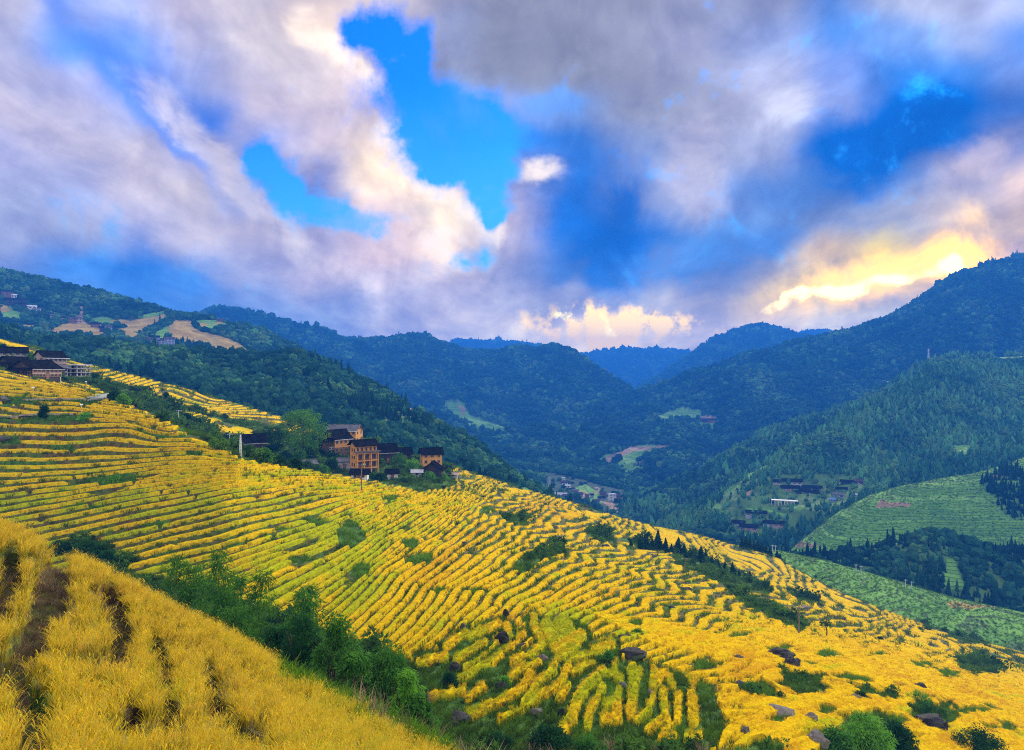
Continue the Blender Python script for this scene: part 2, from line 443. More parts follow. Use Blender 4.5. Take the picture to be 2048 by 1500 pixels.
def leafball(n, size, seed):
    r0 = np.random.default_rng(seed); m = 9
    cen = r0.normal(size=(m, 3)) * np.array([.30, .30, .16]) + np.array([0, 0, .34]); i = r0.integers(0, m, n)
    dr = r0.normal(size=(n, 3)); dr /= np.linalg.norm(dr, axis=1)[:, None]
    pos = cen[i] + dr * (.10 + .16 * r0.random(n))[:, None]
    ax = dr + r0.normal(size=(n, 3)) * .5; ax /= np.linalg.norm(ax, axis=1)[:, None]
    sd = np.cross(ax, r0.normal(size=(n, 3))); sd /= np.linalg.norm(sd, axis=1)[:, None] + 1e-6
    L = (size * (.6 + .8 * r0.random(n)))[:, None]
    return np.stack([pos, pos + ax*L*.45 + sd*L*.28, pos + ax*L, pos + ax*L*.45 - sd*L*.28], 1).reshape(-1, 3), np.arange(n * 4).reshape(-1, 4)
def pm(name, vf, mat, smooth=False):
    me = mesh_np(name, vf[0], vf[1], smooth); me.materials.append(mat); return me
C_broad = proto_collection('broadleaf', [pm('broadleaf_crown', blob_crown(s, 3, (1 + .1*(s % 3), 1, 0.9 + .12*(s % 4))), M_forest) for s in range(7)])
C_conif = proto_collection('conifer', [pm('conifer_crown', conifer_crown(s), M_conif) for s in range(5)])
C_plume = proto_collection('plume', [pm('bamboo_crown', plume_crown(s), M_bamb) for s in range(5)])
C_shrub = proto_collection('shrub', [pm('shrub_crown', leafball(420, .20, s + 20), M_shrub) for s in range(5)])
C_rice_near = proto_collection('rice_near', [pm('rice_clump', blades(44, 0.95, 0.34, 0.019, s, 4, 0.60, True, 6), M_rice_n) for s in range(6)])
C_rice_mid = proto_collection('rice_mid', [pm('rice_tuft', blades(22, 0.95, 0.55, 0.055, s + 40, 2, 0.45), M_rice_t) for s in range(6)])
C_rice_far = proto_collection('rice_far', [pm('rice_bunch', blades(12, 0.95, 0.9, 0.16, s + 80, 2, 0.55), M_rice_t) for s in range(5)])
C_grass = proto_collection('grass', [pm('grass_tuft', blades(26, 0.6, 0.7, 0.05, s + 120, 2, 0.9), M_grass) for s in range(5)])
C_reed = proto_collection('reed', [pm('reed_tuft', blades(18, 1.0, 0.5, 0.03, s + 160, 3, 0.7), M_reed) for s in range(4)])
# ------------------------------------------------------------------ the far landforms
def shift(c, dy): return [(a, b + dy, d) for a, b, d in c]
def field(L, name, polys, jit=5):
    m = np.zeros(L.D.shape, np.float32)
    jx = jit * fbm(L.X / 18, L.D / 18, 3, 91); jy = jit * 0.6 * fbm(L.X / 18, L.D / 18, 3, 95)
    for p in polys: m[inpoly(L.PX + jx, L.PY + jy, p)] = 1
    return m
def make_hill(name, L, mat, gold=(), green=(), soil=(), label=None, terrace=0, jit=4):
    Z = L.Z
    fg = field(L, 'g', gold, jit); fn = field(L, 'n', green, jit); fs = field(L, 's', soil, jit)
    fn = np.where(fg > 0, 0, fn)
    if terrace:
        q = (L.Z + 3.2 * fbm(L.X / 55, L.D / 55, 3, 5) + 0.8 * fbm(L.X / 14, L.D / 14, 2, 6)) / terrace; q = q + 0.55 * np.sin(q * 1.7); f = q - np.floor(q)
        r = np.clip((f - 0.78) / 0.22, 0, 1)
        L.Z = L.Z + terrace * (r - f) * 0.95
        L.upd()
    me = mesh_np(name, L.verts(), grid_faces(*L.D.shape), True, dict(f_gold=fg, f_green=fn, f_soil=fs))
    o = link(name, me, mat, None, kind='structure')
    if label: o['label'] = label
    L.mask = np.clip(fg + fn + fs, 0, 1)
    return o
def forest(name, L, label, s0, cd, mixk, kmax=None, extra=None, tones=0.5, size=1.2, dmask=None, hmul=1.0, crest=0.0):
    """one wooded mass: broadleaf / conifer / bamboo crowns over the landform, denser and finer near"""
    s0 = s0 * .74; cd = cd * .66; S = np.maximum(s0, cd * L.D); W = L.area() / S ** 2
    W = W * (L.K <= (kmax or L.nface + 0.45))[:, None] * (L.mask < 0.5)
    if dmask is not None: W = W * dmask
    pts, q = L.sample(W)
    d = pts[:, 1]; s = np.maximum(s0, cd * d) * size * np.clip(np.exp(rng.normal(-.05, 0.32, len(d))), 0.45, 2.2)
    kk = q(np.broadcast_to(L.K[:, None], L.D.shape)); tones = tones + crest * sstep(L.nface - 0.16, L.nface - 0.03, kk)  # lighter leaf tone along the crest paints in a backlit edge
    tone = np.clip(tones + 0.75 * fbm(pts[:, 0] / 90, pts[:, 1] / 90, 3, 33) + rng.normal(0, 0.16, len(d)), 0, 1)
    u = fbm(pts[:, 0] / 70 + 9, pts[:, 1] / 70, 3, 57) * 0.9 + 0.5 + rng.normal(0, .08, len(d))
    for kname, coll, lo, hi, st, sh in (('broadleaf', C_broad, -9, mixk[0], 1.0, 1.0), ('conifer', C_conif, mixk[0], mixk[1], 1.35, 1.45), ('bamboo', C_plume, mixk[1], 9, 1.45, 1.45)):
        k = (u >= lo) & (u < hi)
        if k.sum() < 5: continue
        sc = s[k] * st; scl = np.stack([sc, sc, sc * (sh / st) * hmul * np.clip(rng.normal(1, .15, k.sum()), .7, 1.4)], -1)
        p = pts[k].copy(); p[:, 2] -= 0.08 * sc
        scatter('forest', p, coll, scl, tone=tone[k], label=label.replace('KIND', {'broadleaf': 'broadleaved trees', 'conifer': 'conifers', 'bamboo': 'feathery bamboo'}[kname]))
def gully(L, amp, lam, seed, keep_crest=True):
    n = ridged(L.X / lam, L.D / lam, 4, seed) - 0.1
    fade = (sstep(0, 0.5, L.K) * (1 - 0.85 * np.exp(-((L.K - L.nface) / .22) ** 2)))[:, None]
    L.Z = L.Z + amp * n * fade; L.upd()

# -- ground far below everything
gm = MB(); gm.poly([(-14000, -2000, -640), (14000, -2000, -640), (14000, 14000, -640), (-14000, 14000, -640)], [(0, 1, 2, 3)])
gm.obj('ground', M_hill, kind='structure', label='valley ground reaching out under all the hills')

# F farthest mountains
L_F = Land([[(600,840,4300),(2000,840,4300)],
            [(600,705,5600),(800,705,5600),(870,692,5500),(950,687,5500),(1050,690,5300),(1100,700,5300),(1150,717,5300),(1200,709,5500),(1260,705,5500),(1330,706,5500),(1400,713,5500),(1500,720,5500),(1560,690,5500),(1600,674,5500),(1650,666,5500),(1700,690,5500),(1900,720,5500)]],
           [40], 560, 1960, 4, ((600, 200), (1800, 900)), sm=24)
gully(L_F, 35, 420, 3); make_hill('mountain', L_F, M_hill, label='farthest blue mountains under the low cloud')
forest('forest', L_F, 'far woods of KIND on the farthest mountains', 14, 0.0052, (0.9, 2), tones=.45)
L_G = Land([[(1150,850,2700),(1900,850,2700)],
            [(1150,850,3300),(1250,808,3600),(1300,775,3700),(1390,716,3800),(1430,689,3800),(1480,668,3800),(1520,661,3800),(1560,670,3800),(1600,684,3800),(1700,705,3800),(1850,750,3800)]],
           [60], 1120, 1860, 3, ((500, 220), (1500, 800)), sm=24)
gully(L_G, 30, 300, 8); make_hill('mountain', L_G, M_hill, label='rounded blue peak with cloud on its top')
forest('forest', L_G, 'far woods of KIND on the rounded blue peak', 12, 0.005, (0.9, 2), tones=.45)
# E blue mountain left of the valley
L_E = Land([[(100,830,1500),(600,860,1500),(800,905,1400),(1000,955,1300),(1100,975,1250),(1200,950,1350),(1300,890,1600),(1450,880,1800)],
            [(100,740,2000),(600,770,2000),(800,835,1800),(900,855,1750),(1000,885,1700),(1100,885,1700),(1200,856,1800),(1300,860,1900),(1450,880,2000)],
            [(100,660,2400),(330,652,2400),(400,633,2400),(440,620,2400),(480,627,2400),(520,639,2400),(620,667,2450),(680,687,2500),(720,690,2500),(760,694,2550),(850,697,2600),(900,711,2600),(1000,728,2600),(1060,724,2600),(1100,719,2600),(1140,729,2550),(1200,763,2450),(1270,808,2300),(1350,865,2200),(1450,920,2100)]],
           [50, 70], 60, 1440, 3, ((400, 200), (1300, 800)), sm=30)
gully(L_E, 62, 330, 12)
make_hill('mountain', L_E, M_hill, green=[[(880,800),(930,806),(940,830),(1000,850),(1020,868),(960,862),(910,835),(885,818)]], soil=[[(905,812),(935,815),(925,826)]], label='deep blue wooded mountain closing the valley on the left', jit=8)
forest('forest', L_E, 'woods of KIND on the deep blue mountain left of the valley', 9, 0.0046, (0.95, 1.1), tones=.45)
# H big right mountain
L_H = Land([[(900,985,1150),(1000,985,1150),(1100,992,1120),(1200,1005,1100),(1300,1012,1150),(1500,1010,1250),(1800,980,1300),(2048,960,1350),(2450,950,1350)],
            [(900,935,1600),(1000,935,1600),(1100,940,1500),(1200,934,1450),(1300,922,1480),(1400,892,1520),(1600,832,1600),(1800,780,1650),(2048,730,1700),(2450,640,1700)],
            [(900,920,2000),(1000,905,2100),(1100,890,2100),(1200,850,2200),(1270,812,2300),(1320,797,2300),(1400,762,2250),(1500,727,2200),(1570,712,2200),(1620,693,2150),(1700,668,2100),(1780,633,2050),(1850,593,2000),(1900,563,2000),(1960,538,2000),(2048,520,2000),(2250,508,2000),(2450,505,2000)]],
           [90, 90], 860, 2440, 3, ((300, 120), (1000, 600)), sm=30)
gully(L_H, 48, 300, 21)
make_hill('mountain', L_H, M_hill, green=[[(1310,832),(1360,814),(1400,820),(1406,838),(1312,838)],[(1398,842),(1432,840),(1430,858),(1398,858)],
     [(1180,922),(1230,905),(1290,888),(1340,895),(1300,905),(1262,930),(1290,935),(1250,955),(1225,948),(1240,918)]],
   soil=[[(1205,918),(1262,893),(1340,892),(1345,898),(1270,902),(1215,925)],[(1398,832),(1430,834),(1432,842),(1400,842)]], label='big dark blue mountain rising on the right behind the sunset')
forest('forest', L_H, 'woods of KIND on the big mountain on the right', 8, 0.0046, (0.85, 1.0), tones=.45)
# W valley floor with the hamlet
L_W = Land([[(950,1090,760),(1300,1090,760)], [(950,965,1120),(1050,955,1150),(1200,968,1180),(1300,990,1180)], [(950,930,1500),(1200,935,1500),(1300,950,1500)]],
           [60, 40], 940, 1320, 3, ((100, 40),), (4,), sm=20)
make_hill('valley_floor', L_W, M_hill, green=[[(1150,975),(1170,968),(1205,990),(1175,1010)],[(1190,1000),(1230,1000),(1190,1012)]],
   soil=[[(1152,977),(1180,988),(1192,984),(1199,975),(1190,977),(1187,974),(1196,974),(1203,982),(1188,990),(1172,997),(1158,1003),(1162,990)],
         [(1200,1002),(1222,1003),(1240,1020),(1238,1030),(1215,1012)]], jit=1, label='valley floor with the pale road and hamlet')
forest('forest', L_W, 'woods of KIND on the valley floor', 7, 0.004, (0.8, 1.2), dmask=(1 - inpoly(L_W.PX, L_W.PY, [(1080,945),(1130,950),(1180,965),(1250,980),(1250,1035),(1170,1020),(1105,1010)])*0.92))
# D upper-left ridge with golden fields and villages
L_D = Land([[(-400,810,780),(0,790,780),(300,800,830),(600,840,870),(800,910,880),(1100,1000,880)],
            [(-400,700,930),(0,702,930),(100,690,940),(200,686,950),(300,700,940),(400,707,990),(500,712,990),(600,745,990),(700,795,990),(800,855,990),(1100,990,980)],
            [(-400,610,1080),(0,630,1080),(100,646,1100),(200,658,1100),(300,672,1080),(350,645,1140),(450,660,1140),(500,694,1090),(600,712,1080),(700,775,1070),(800,845,1050),(1100,985,1030)],
            [(-400,480,1350),(0,549,1330),(90,566,1330),(200,591,1330),(250,607,1320),(330,628,1300),(350,636,1280),(400,638,1270),(450,653,1260),(530,666,1250),(560,685,1230),(590,702,1220),(640,729,1200),(700,771,1180),(800,840,1150),(1100,1000,1100)]],
           [30, 60, 60], -300, 1040, 2.5, sm=30)
gully(L_D, 7, 120, 31)
GOLD_D = [[(0,604),(14,612),(25,622),(0,625)],[(24,646),(40,648),(54,654),(50,660),(34,654)],[(40,650),(70,648),(92,654),(78,662),(50,658)],
  [(120,650),(152,642),(170,645),(200,658),(214,668),(222,674),(190,678),(165,672),(80,668),(100,660)],
  [(218,643),(232,638),(262,642),(300,634),(330,628),(330,638),(310,650),(290,660),(300,664),(275,664),(250,658),(232,648)],
  [(245,655),(262,660),(280,670),(262,674),(232,664)],
  [(338,650),(352,641),(385,641),(388,654),(400,662),(440,672),(478,686),(498,702),(470,708),(440,700),(400,688),(370,684),(345,680),(335,668)],
  [(392,645),(440,650),(452,640),(400,655)],[(570,695),(585,700),(592,710),(575,706)],[(318,690),(330,686),(338,694),(330,702)]]
GREEN_D = [[(0,616),(20,612),(48,632),(40,642),(0,640)],[(180,640),(200,632),(235,640),(226,650),(190,650)],[(282,630),(330,622),(332,632),(290,640)],[(310,664),(335,652),(345,660),(330,676),(312,676)],
  [(388,640),(440,640),(455,650),(420,662),(395,655)]]
SOIL_D = [[(152,642),(160,612),(166,612),(168,634),(172,645)]]
make_hill('hill', L_D, M_hill, gold=GOLD_D, green=GREEN_D, soil=SOIL_D, jit=3, label='upper left ridge with golden fields and villages')
vill_D = inpoly(L_D.PX, L_D.PY, [(0,590),(30,592),(80,615),(170,640),(160,650),(100,642),(40,622),(0,610)]) | inpoly(L_D.PX, L_D.PY, [(185,646),(235,655),(345,668),(352,692),(275,690),(240,674),(205,664)])
forest('forest', L_D, 'woods of KIND on the upper left ridge', 6.0, 0.0046, (0.9, 1.15), dmask=1 - 0.85 * vill_D)
# I, J spurs on the right
L_I = Land([[(1100,1100,850),(1180,1095,850),(1300,1085,840),(1400,1065,850),(1540,1010,900),(1700,970,950),(1900,910,1000),(2048,890,1000),(2450,860,1000)],
            [(1100,1090,980),(1180,1046,1000),(1230,1029,1030),(1300,997,1080),(1400,952,1140),(1480,905,1200),(1540,873,1250),(1650,842,1300),(1720,812,1330),(1800,775,1370),(1860,738,1400),(1900,728,1400),(2048,722,1350),(2450,690,1300)]],
           [110], 1090, 2440, 2.5, ((60, 25), (500, 300)), sm=30)
gully(L_I, 15, 150, 41)
make_hill('hill', L_I, M_hill, green=[[(1935,722),(1985,715),(2048,712),(2048,730),(1990,733),(1940,732)]], soil=[[(1770,728),(1798,724),(1800,732),(1772,735)],[(1868,712),(1895,706),(1900,716),(1870,720)]], label='upper wooded spur on the right mountain', jit=3)
forest('forest', L_I, 'woods of KIND on the upper spur of the right mountain', 5.5, 0.0045, (0.50, 0.56), tones=.68, crest=.8)
L_J = Land([[(1200,1260,600),(1400,1230,600),(1700,1180,610),(2048,1120,650),(2450,1100,650)],
            [(1200,1160,680),(1300,1125,680),(1400,1100,680),(1540,1085,680),(1700,1020,690),(1850,990,720),(2048,960,740),(2450,940,740)],
            [(1200,1150,740),(1300,1085,760),(1400,1040,770),(1470,1000,780),(1540,975,790),(1620,960,800),(1700,945,830),(1850,900,860),(2048,870,880),(2450,850,880)],
            [(1200,1140,790),(1300,1070,820),(1400,1016,850),(1440,996,870),(1500,956,920),(1545,933,940),(1606,889,1000),(1708,834,1050),(1780,801,1080),(1820,779,1100),(1860,752,1150),(1900,746,1200),(2048,742,1220),(2450,720,1200)]],
           [30, 70, 90], 1190, 2440, 2.5, ((60, 30), (400, 260)), sm=30)
gully(L_J, 12, 130, 51)
GREEN_J = [[(1423,1000),(1440,1010),(1442,1025),(1425,1020)],[(1425,1025),(1455,1020),(1452,1034),(1430,1034)],[(1490,1014),(1530,1014),(1585,1032),(1584,1038),(1540,1026),(1492,1022)],
  [(1450,975),(1480,968),(1484,976),(1455,984)],[(1428,988),(1462,982),(1468,986),(1440,990)],[(1485,1068),(1520,1058),(1545,1062),(1520,1075),(1490,1080)],[(1478,950),(1530,930),(1550,940),(1500,960)],
  [(1905,890),(1945,892),(1935,915),(1905,908)],[(1580,1010),(1610,1012),(1600,1022),(1582,1020)]]
vill_J = inpoly(L_J.PX, L_J.PY, [(1425,1000),(1480,960),(1560,950),(1650,950),(1740,955),(1720,1000),(1620,1045),(1540,1075),(1470,1070)])
make_hill('hill', L_J, M_terr, green=GREEN_J, soil=[[(1468,940),(1480,938),(1478,950)],[(1480,985),(1505,982),(1500,992)],[(1495,965),(1515,962),(1512,968)]], label='bamboo covered spur above the hamlet on the right', jit=4)
forest('forest', L_J, 'woods of KIND on the spur above the right hamlet', 4.2, 0.0044, (0.36, 0.40), tones=.72, crest=.8, dmask=1 - 0.86 * vill_J)
# K green terraced hill
L_K = Land([[(1480,1200,540),(1560,1150,560),(1700,1140,560),(1850,1140,560),(2048,1150,560),(2450,1150,560)],
            [(1480,1180,560),(1560,1118,585),(1595,1088,640),(1640,1053,660),(1680,1023,675),(1740,993,690),(1780,981,700),(1850,966,710),(1950,953,740),(2010,938,760),(2048,923,770),(2450,860,780)]],
           [240], 1470, 2440, 2, ((40, 25), (260, 200)), sm=24)
dark_K = [[(1960,965),(2010,935),(2048,945),(2100,930),(2100,1060),(2048,1050),(2010,1030),(1985,1000)]]
make_hill('hill', L_K, M_terr, green=[[(1480,1250),(1480,900),(2440,800),(2440,1250)]], soil=[[(1750,1010),(1765,996),(1775,1004),(1822,1006),(1818,1014),(1760,1014)],[(1975,950),(2030,935),(2028,950),(1990,955)],[(1590,1080),(1640,1088),(1620,1096),(1590,1090)]], terrace=2.8, label='bright green terraced hill on the right', jit=5)
L_K.mask[:] = 0
for p in dark_K: L_K.mask = np.where(inpoly(L_K.PX, L_K.PY, p), 0, 1) if p is dark_K[0] else L_K.mask
forest('forest', L_K, 'dark grove of KIND beside the green terraced hill', 4.5, 0.004, (0.2, 2), tones=.3)
def crop(L, label, dens, sc, kmax):
    W_ = L.area() * dens * (L.K <= kmax)[:, None] * (L.PX < 2200)
    pts, q = L.sample(W_); n = len(pts)
    scatter('green_crop', pts, C_grass, sc * np.clip(rng.normal(1, .3, n), .5, 1.7), tone=np.clip(.55 + .9 * fbm(pts[:,0]/22, pts[:,1]/22, 2, 81) + rng.normal(0, .12, n), 0, 1), label=label)
crop(L_K, 'green crop standing on the bright green terraced hill', 0.22, 1.5, L_K.nface + .4)
# M dark wooded knoll lower right
L_M = Land([[(1350,1260,440),(1450,1240,440),(1700,1250,450),(2048,1310,430),(2450,1360,420)],
            [(1350,1180,520),(1450,1130,530),(1500,1118,540),(1600,1122,540),(1700,1112,545),(1760,1098,545),(1800,1088,545),(1860,1070,545),(1930,1088,540),(1990,1106,535),(2048,1108,530),(2450,1120,520)]],
           [80], 1340, 2440, 2.5, ((30, 20), (120, 120)), sm=30)
gully(L_M, 4, 60, 61)
make_hill('hill', L_M, M_terr, green=[[(1895,1118),(1908,1116),(1920,1150),(1934,1180),(1890,1182),(1886,1160)]], label='dark wooded knoll on the lower right', jit=2)
forest('forest', L_M, 'dark woods of KIND on the knoll on the lower right', 4.6, 0.0045, (0.5, 1.2), tones=.38)
# G2 green terraced slope beyond the golden crest
L_G2 = Land([[(1380,1200,370),(1480,1160,370),(1560,1160,365),(1700,1222,352),(1850,1276,336),(2048,1330,315),(2450,1410,300)],
            [(1380,1110,420),(1480,1096,430),(1560,1108,440),(1640,1125,440),(1700,1141,440),(1800,1171,435),(1900,1201,425),(2048,1231,410),(2450,1303,390)]],
           [260], 1370, 2440, 2, ((30, 22), (110, 110)), sm=24)
make_hill('hill', L_G2, M_terr, green=[[(1380,1500),(1380,1000),(2440,1100),(2440,1500)]], gold=[[(1890,1204),(1905,1199),(1960,1208),(1990,1213),(1930,1214),(1900,1214)]], soil=[[(1980,1208),(2000,1208),(2005,1214),(1985,1214)]], terrace=1.6, label='green terraced slope beyond the golden crest', jit=4)
crop(L_G2, 'green crop standing on the slope beyond the golden crest', 0.45, 1.1, L_G2.nface + .4)
# C left wooded ridge
L_C = Land([[(-400,800,380),(0,800,380),(200,815,390),(400,870,410),(600,920,400),(800,965,400),(900,990,410),(1000,1020,430),(1100,1050,470),(1250,1110,500)],
            [(-400,725,520),(0,732,520),(200,745,520),(400,780,530),(600,808,540),(800,885,530),(900,926,540),(1000,962,550),(1100,1008,560),(1250,1090,570)],
            [(-400,650,700),(0,668,700),(80,696,690),(200,702,690),(300,710,690),(350,712,700),(480,726,720),(590,724,740),(650,741,740),(720,770,740),(790,815,720),(850,841,700),(900,868,690),(950,897,680),(1000,936,670),(1040,970,660),(1090,1008,650),(1150,1045,650),(1250,1100,640)]],
           [80, 110], -300, 1240, 2.5, ((120, 60), (300, 250)), sm=30)
gully(L_C, 6, 90, 71)
make_hill('hill', L_C, M_terr, soil=[[(810,812),(840,815),(845,825),(815,822)],[(770,840),(795,846),(790,856),(765,850)]], green=[[(1000,960),(1050,975),(1100,1000),(1090,1005),(1040,985)]], label='wooded ridge behind the village', jit=4)
forest('forest', L_C, 'woods of KIND on the ridge behind the village', 4.6, 0.0042, (0.74, 0.98), tones=.42)
# ------------------------------------------------------------------ B: the great terraced rice slope
B_CURVES = [
 [(-300,1800,45),(0,1760,48),(300,1800,48),(600,1820,44),(900,1830,35),(1100,1850,32),(1400,1850,32),(1700,1850,38),(2048,1800,50),(2400,1800,55)],
 [(-300,1300,88),(0,1270,86),(300,1335,80),(600,1410,70),(900,1510,52),(1100,1560,46),(1400,1580,48),(1700,1580,58),(2048,1600,75),(2400,1650,85)],
 [(-300,1090,118),(0,1090,116),(300,1140,106),(600,1190,98),(800,1240,88),(1000,1300,76),(1200,1350,68),(1400,1400,68),(1700,1430,82),(2048,1490,100),(2400,1540,110)],
 [(-300,930,145),(0,930,142),(300,985,128),(450,1000,124),(600,1035,130),(800,1085,130),(1000,1130,130),(1200,1180,128),(1400,1240,128),(1600,1290,135),(1800,1330,145),(2048,1400,155),(2400,1470,160)],
 [(-300,755,205),(0,753,200),(110,770,185),(200,796,170),(350,867,145),(480,922,138),(640,950,160),(760,978,170),(850,990,185),(930,990,215),(1000,1012,235),(1150,1062,260),(1300,1102,270),(1450,1150,265),(1600,1200,255),(1800,1268,250),(2048,1348,240),(2400,1420,240)],
 [(-300,740,235),(0,738,235),(110,768,225),(200,802,215),(350,890,190),(480,960,190),(640,987,205),(760,1002,215),(850,992,235),(930,977,255),(1000,987,280),(1150,1032,300),(1300,1077,315),(1450,1128,315),(1600,1180,310),(1800,1247,300),(2048,1322,290),(2400,1395,290)],
 [(-300,715,270),(0,720,270),(110,748,265),(200,775,258),(350,850,250),(480,905,255),(560,925,260),(640,935,260),(760,960,255),(850,955,270),(900,950,290),(1000,975,310),(1150,1022,335),(1300,1066,350),(1450,1116,350),(1600,1167,345),(1800,1237,335),(2048,1310,320),(2400,1385,315)],
 [(-300,685,335),(0,686,335),(70,703,335),(110,728,332),(180,744,330),(330,784,350),(420,812,370),(560,851,380),(600,865,375),(640,882,360),(700,892,350),(760,907,345),(850,928,340),(900,936,340),(960,956,350),(1000,969,355),(1150,1010,380),(1240,1040,395),(1400,1074,410),(1550,1116,420),(1650,1173,410),(1700,1196,405),(1850,1254,370),(2048,1304,345),(2400,1384,335)]]
L_B = Land(B_CURVES, [24, 200, 260, 270, 70, 60, 150], -220, 2270, 2, ((60, 38), (200, 150)), (16, 6), sm=36)
# contour guide lines of the terraces: level number -> bearings along it
CONT = {0:[(0,753),(110,772),(190,796)], -3:[(0,778),(150,790),(220,805)], -6:[(0,802),(200,818),(300,838)], -9.5:[(0,845),(270,850),(430,885)], -13:[(0,905),(250,903),(400,905),(470,920)],
 -16.5:[(0,960),(150,952),(300,938),(480,932),(540,935)], -20:[(0,1010),(200,980),(400,955),(560,946),(600,948)], -23.5:[(0,1060),(250,1008),(450,975),(600,960),(680,962)],
 -27:[(0,1115),(200,1068),(450,1017),(620,982),(740,977)], -31:[(0,1180),(200,1135),(430,1087),(620,1032),(740,995),(800,987)], -35:[(100,1230),(300,1185),(450,1142),(620,1082),(730,1035),(790,1004),(850,995)],
 -39:[(200,1290),(400,1225),(560,1152),(680,1097),(750,1053),(820,1014),(880,1001)], -43:[(500,1275),(630,1193),(700,1143),(760,1093),(850,1038),(950,990)],
 -47:[(600,1295),(700,1205),(760,1144),(830,1094),(900,1043),(960,995),(1010,988)], -50.5:[(680,1305),(740,1243),(830,1154),(930,1073),(1000,1033),(1060,1012)],
 -54.5:[(765,1315),(830,1253),(900,1173),(1000,1103),(1080,1053),(1150,1033)], -58.5:[(845,1325),(920,1253),(1010,1173),(1100,1122),(1180,1082),(1230,1062)],
 -61.5:[(925,1325),(1060,1205),(1150,1158),(1250,1112),(1330,1092)], -64.5:[(980,1355),(1080,1250),(1170,1198),(1260,1153),(1330,1120),(1420,1108)],
 -68:[(1010,1405),(1100,1305),(1200,1243),(1330,1183),(1430,1153),(1500,1143)], -72:[(1050,1445),(1180,1333),(1300,1273),(1450,1223),(1600,1193)],
 -76:[(1130,1485),(1250,1373),(1400,1303),(1600,1253),(1750,1233)], -80:[(1250,1505),(1400,1393),(1600,1323),(1800,1293),(1950,1273)],
 -84:[(1450,1525),(1600,1433),(1800,1373),(2048,1333)], -88:[(1700,1545),(1850,1453),(2048,1413),(2270,1383)],
 8:[(60,690),(180,738)], -2.01:[(330,778),(430,812)], -9.01:[(420,830),(570,850)], -40.01:[(910,950),(960,955)], -47.51:[(1000,972),(1060,982)],-56.01:[(1150,1012),(1200,1030)],-63.01:[(1300,1062),(1360,1075)],-70.01:[(1450,1098),(1520,1112)],-76.01:[(1640,1165),(1700,1195)],-83.01:[(1850,1255),(1950,1280)]}
C_ = []
for lv, pts in CONT.items():
    a = np.array(pts, float)
    for i in range(len(a) - 1):
        for t in (0, .5): C_.append((*(a[i] + t * (a[i + 1] - a[i])), lv))
    C_.append((*a[-1], lv))
C_ = np.array(C_); cx = C_[:, 0] / 500; cy = C_[:, 1] / 250
def tps(r2): return r2 * np.log(r2 + 1e-9)
Kc = tps((cx[:, None] - cx) ** 2 + (cy[:, None] - cy) ** 2) + 0.004 * np.eye(len(cx))
Pm = np.stack([np.ones_like(cx), cx, cy], 1)
sol = np.linalg.solve(np.block([[Kc, Pm], [Pm.T, np.zeros((3, 3))]]), np.concatenate([C_[:, 2], np.zeros(3)]))
def level(px, py):
    sh = px.shape; x = px.ravel() / 500; y = np.clip(py.ravel(), 680, 1600) / 250; out = np.empty(x.size)
    for i in range(0, x.size, 40000):
        xx = x[i:i+40000, None]; yy = y[i:i+40000, None]
        out[i:i+40000] = tps((xx - cx) ** 2 + (yy - cy) ** 2) @ sol[:len(cx)] + sol[-3] + sol[-2] * xx[:, 0] + sol[-1] * yy[:, 0]
    return out.reshape(sh)
def coarse_level(L, fr=4, fc=8):
    r = np.unique(np.append(np.arange(0, L.D.shape[0], fr), L.D.shape[0] - 1)); c = np.unique(np.append(np.arange(0, L.D.shape[1], fc), L.D.shape[1] - 1))
    lv = level(L.PX[np.ix_(r, c)], L.PY[np.ix_(r, c)])
    tmp = np.stack([np.interp(np.arange(L.D.shape[1]), c, lv[i]) for i in range(len(r))])
    idx = np.arange(L.D.shape[0]); j = np.clip(np.searchsorted(r, idx, 'right') - 1, 0, len(r) - 2)
    t = ((idx - r[j]) / (r[j + 1] - r[j]))[:, None]
    return tmp[j] * (1 - t) + tmp[j + 1] * t
LV = coarse_level(L_B)
X, Y = L_B.X, L_B.D
PX, PY = L_B.PX.copy(), L_B.PY.copy()
wob = 0.8 + 0.6 * sstep(700, 1100, PX)
LV = LV + wob * fbm(X / 36, Y / 36, 3, 11) + 0.09 * wob * fbm(X / 11, Y / 11, 2, 12)
gx, gy = L_B.grads(L_B.Z); lx, ly = L_B.grads(LV)
H = np.sqrt(gx**2 + gy**2) / np.maximum(np.sqrt(lx**2 + ly**2), 1e-3)
H = np.clip(H, 0.30, 1.5)
for ax in (0, 1):
    for _ in range(3): H = (np.roll(H, 4, ax) + np.roll(H, -4, ax) + H) / 3
W_T = 1.0 / np.maximum(np.sqrt(lx**2 + ly**2), 1e-3)        # tread + riser width in metres
kT = np.floor(LV); fT = LV - kT
RI = 0.16
ramp = np.clip((fT - (1 - RI)) / RI, 0, 1)
# smooth, scarcely stepped golden slope on the right, strongly stepped elsewhere
calm = sstep(1420, 1560, PX) * sstep(1215, 1275, PY - (PX - 1500) * 0.20)
calm = np.maximum(calm, inpoly(PX, PY, [(1180,1230),(1300,1240),(1500,1290),(1700,1340),(1650,1400),(1500,1330),(1300,1290)]) * 0.8)
off = H * (ramp - fT) * (1 - 0.72 * calm)
Zb = L_B.Z + off + 0.10 * fbm(X / 1.7, Y / 1.7, 3, 14)
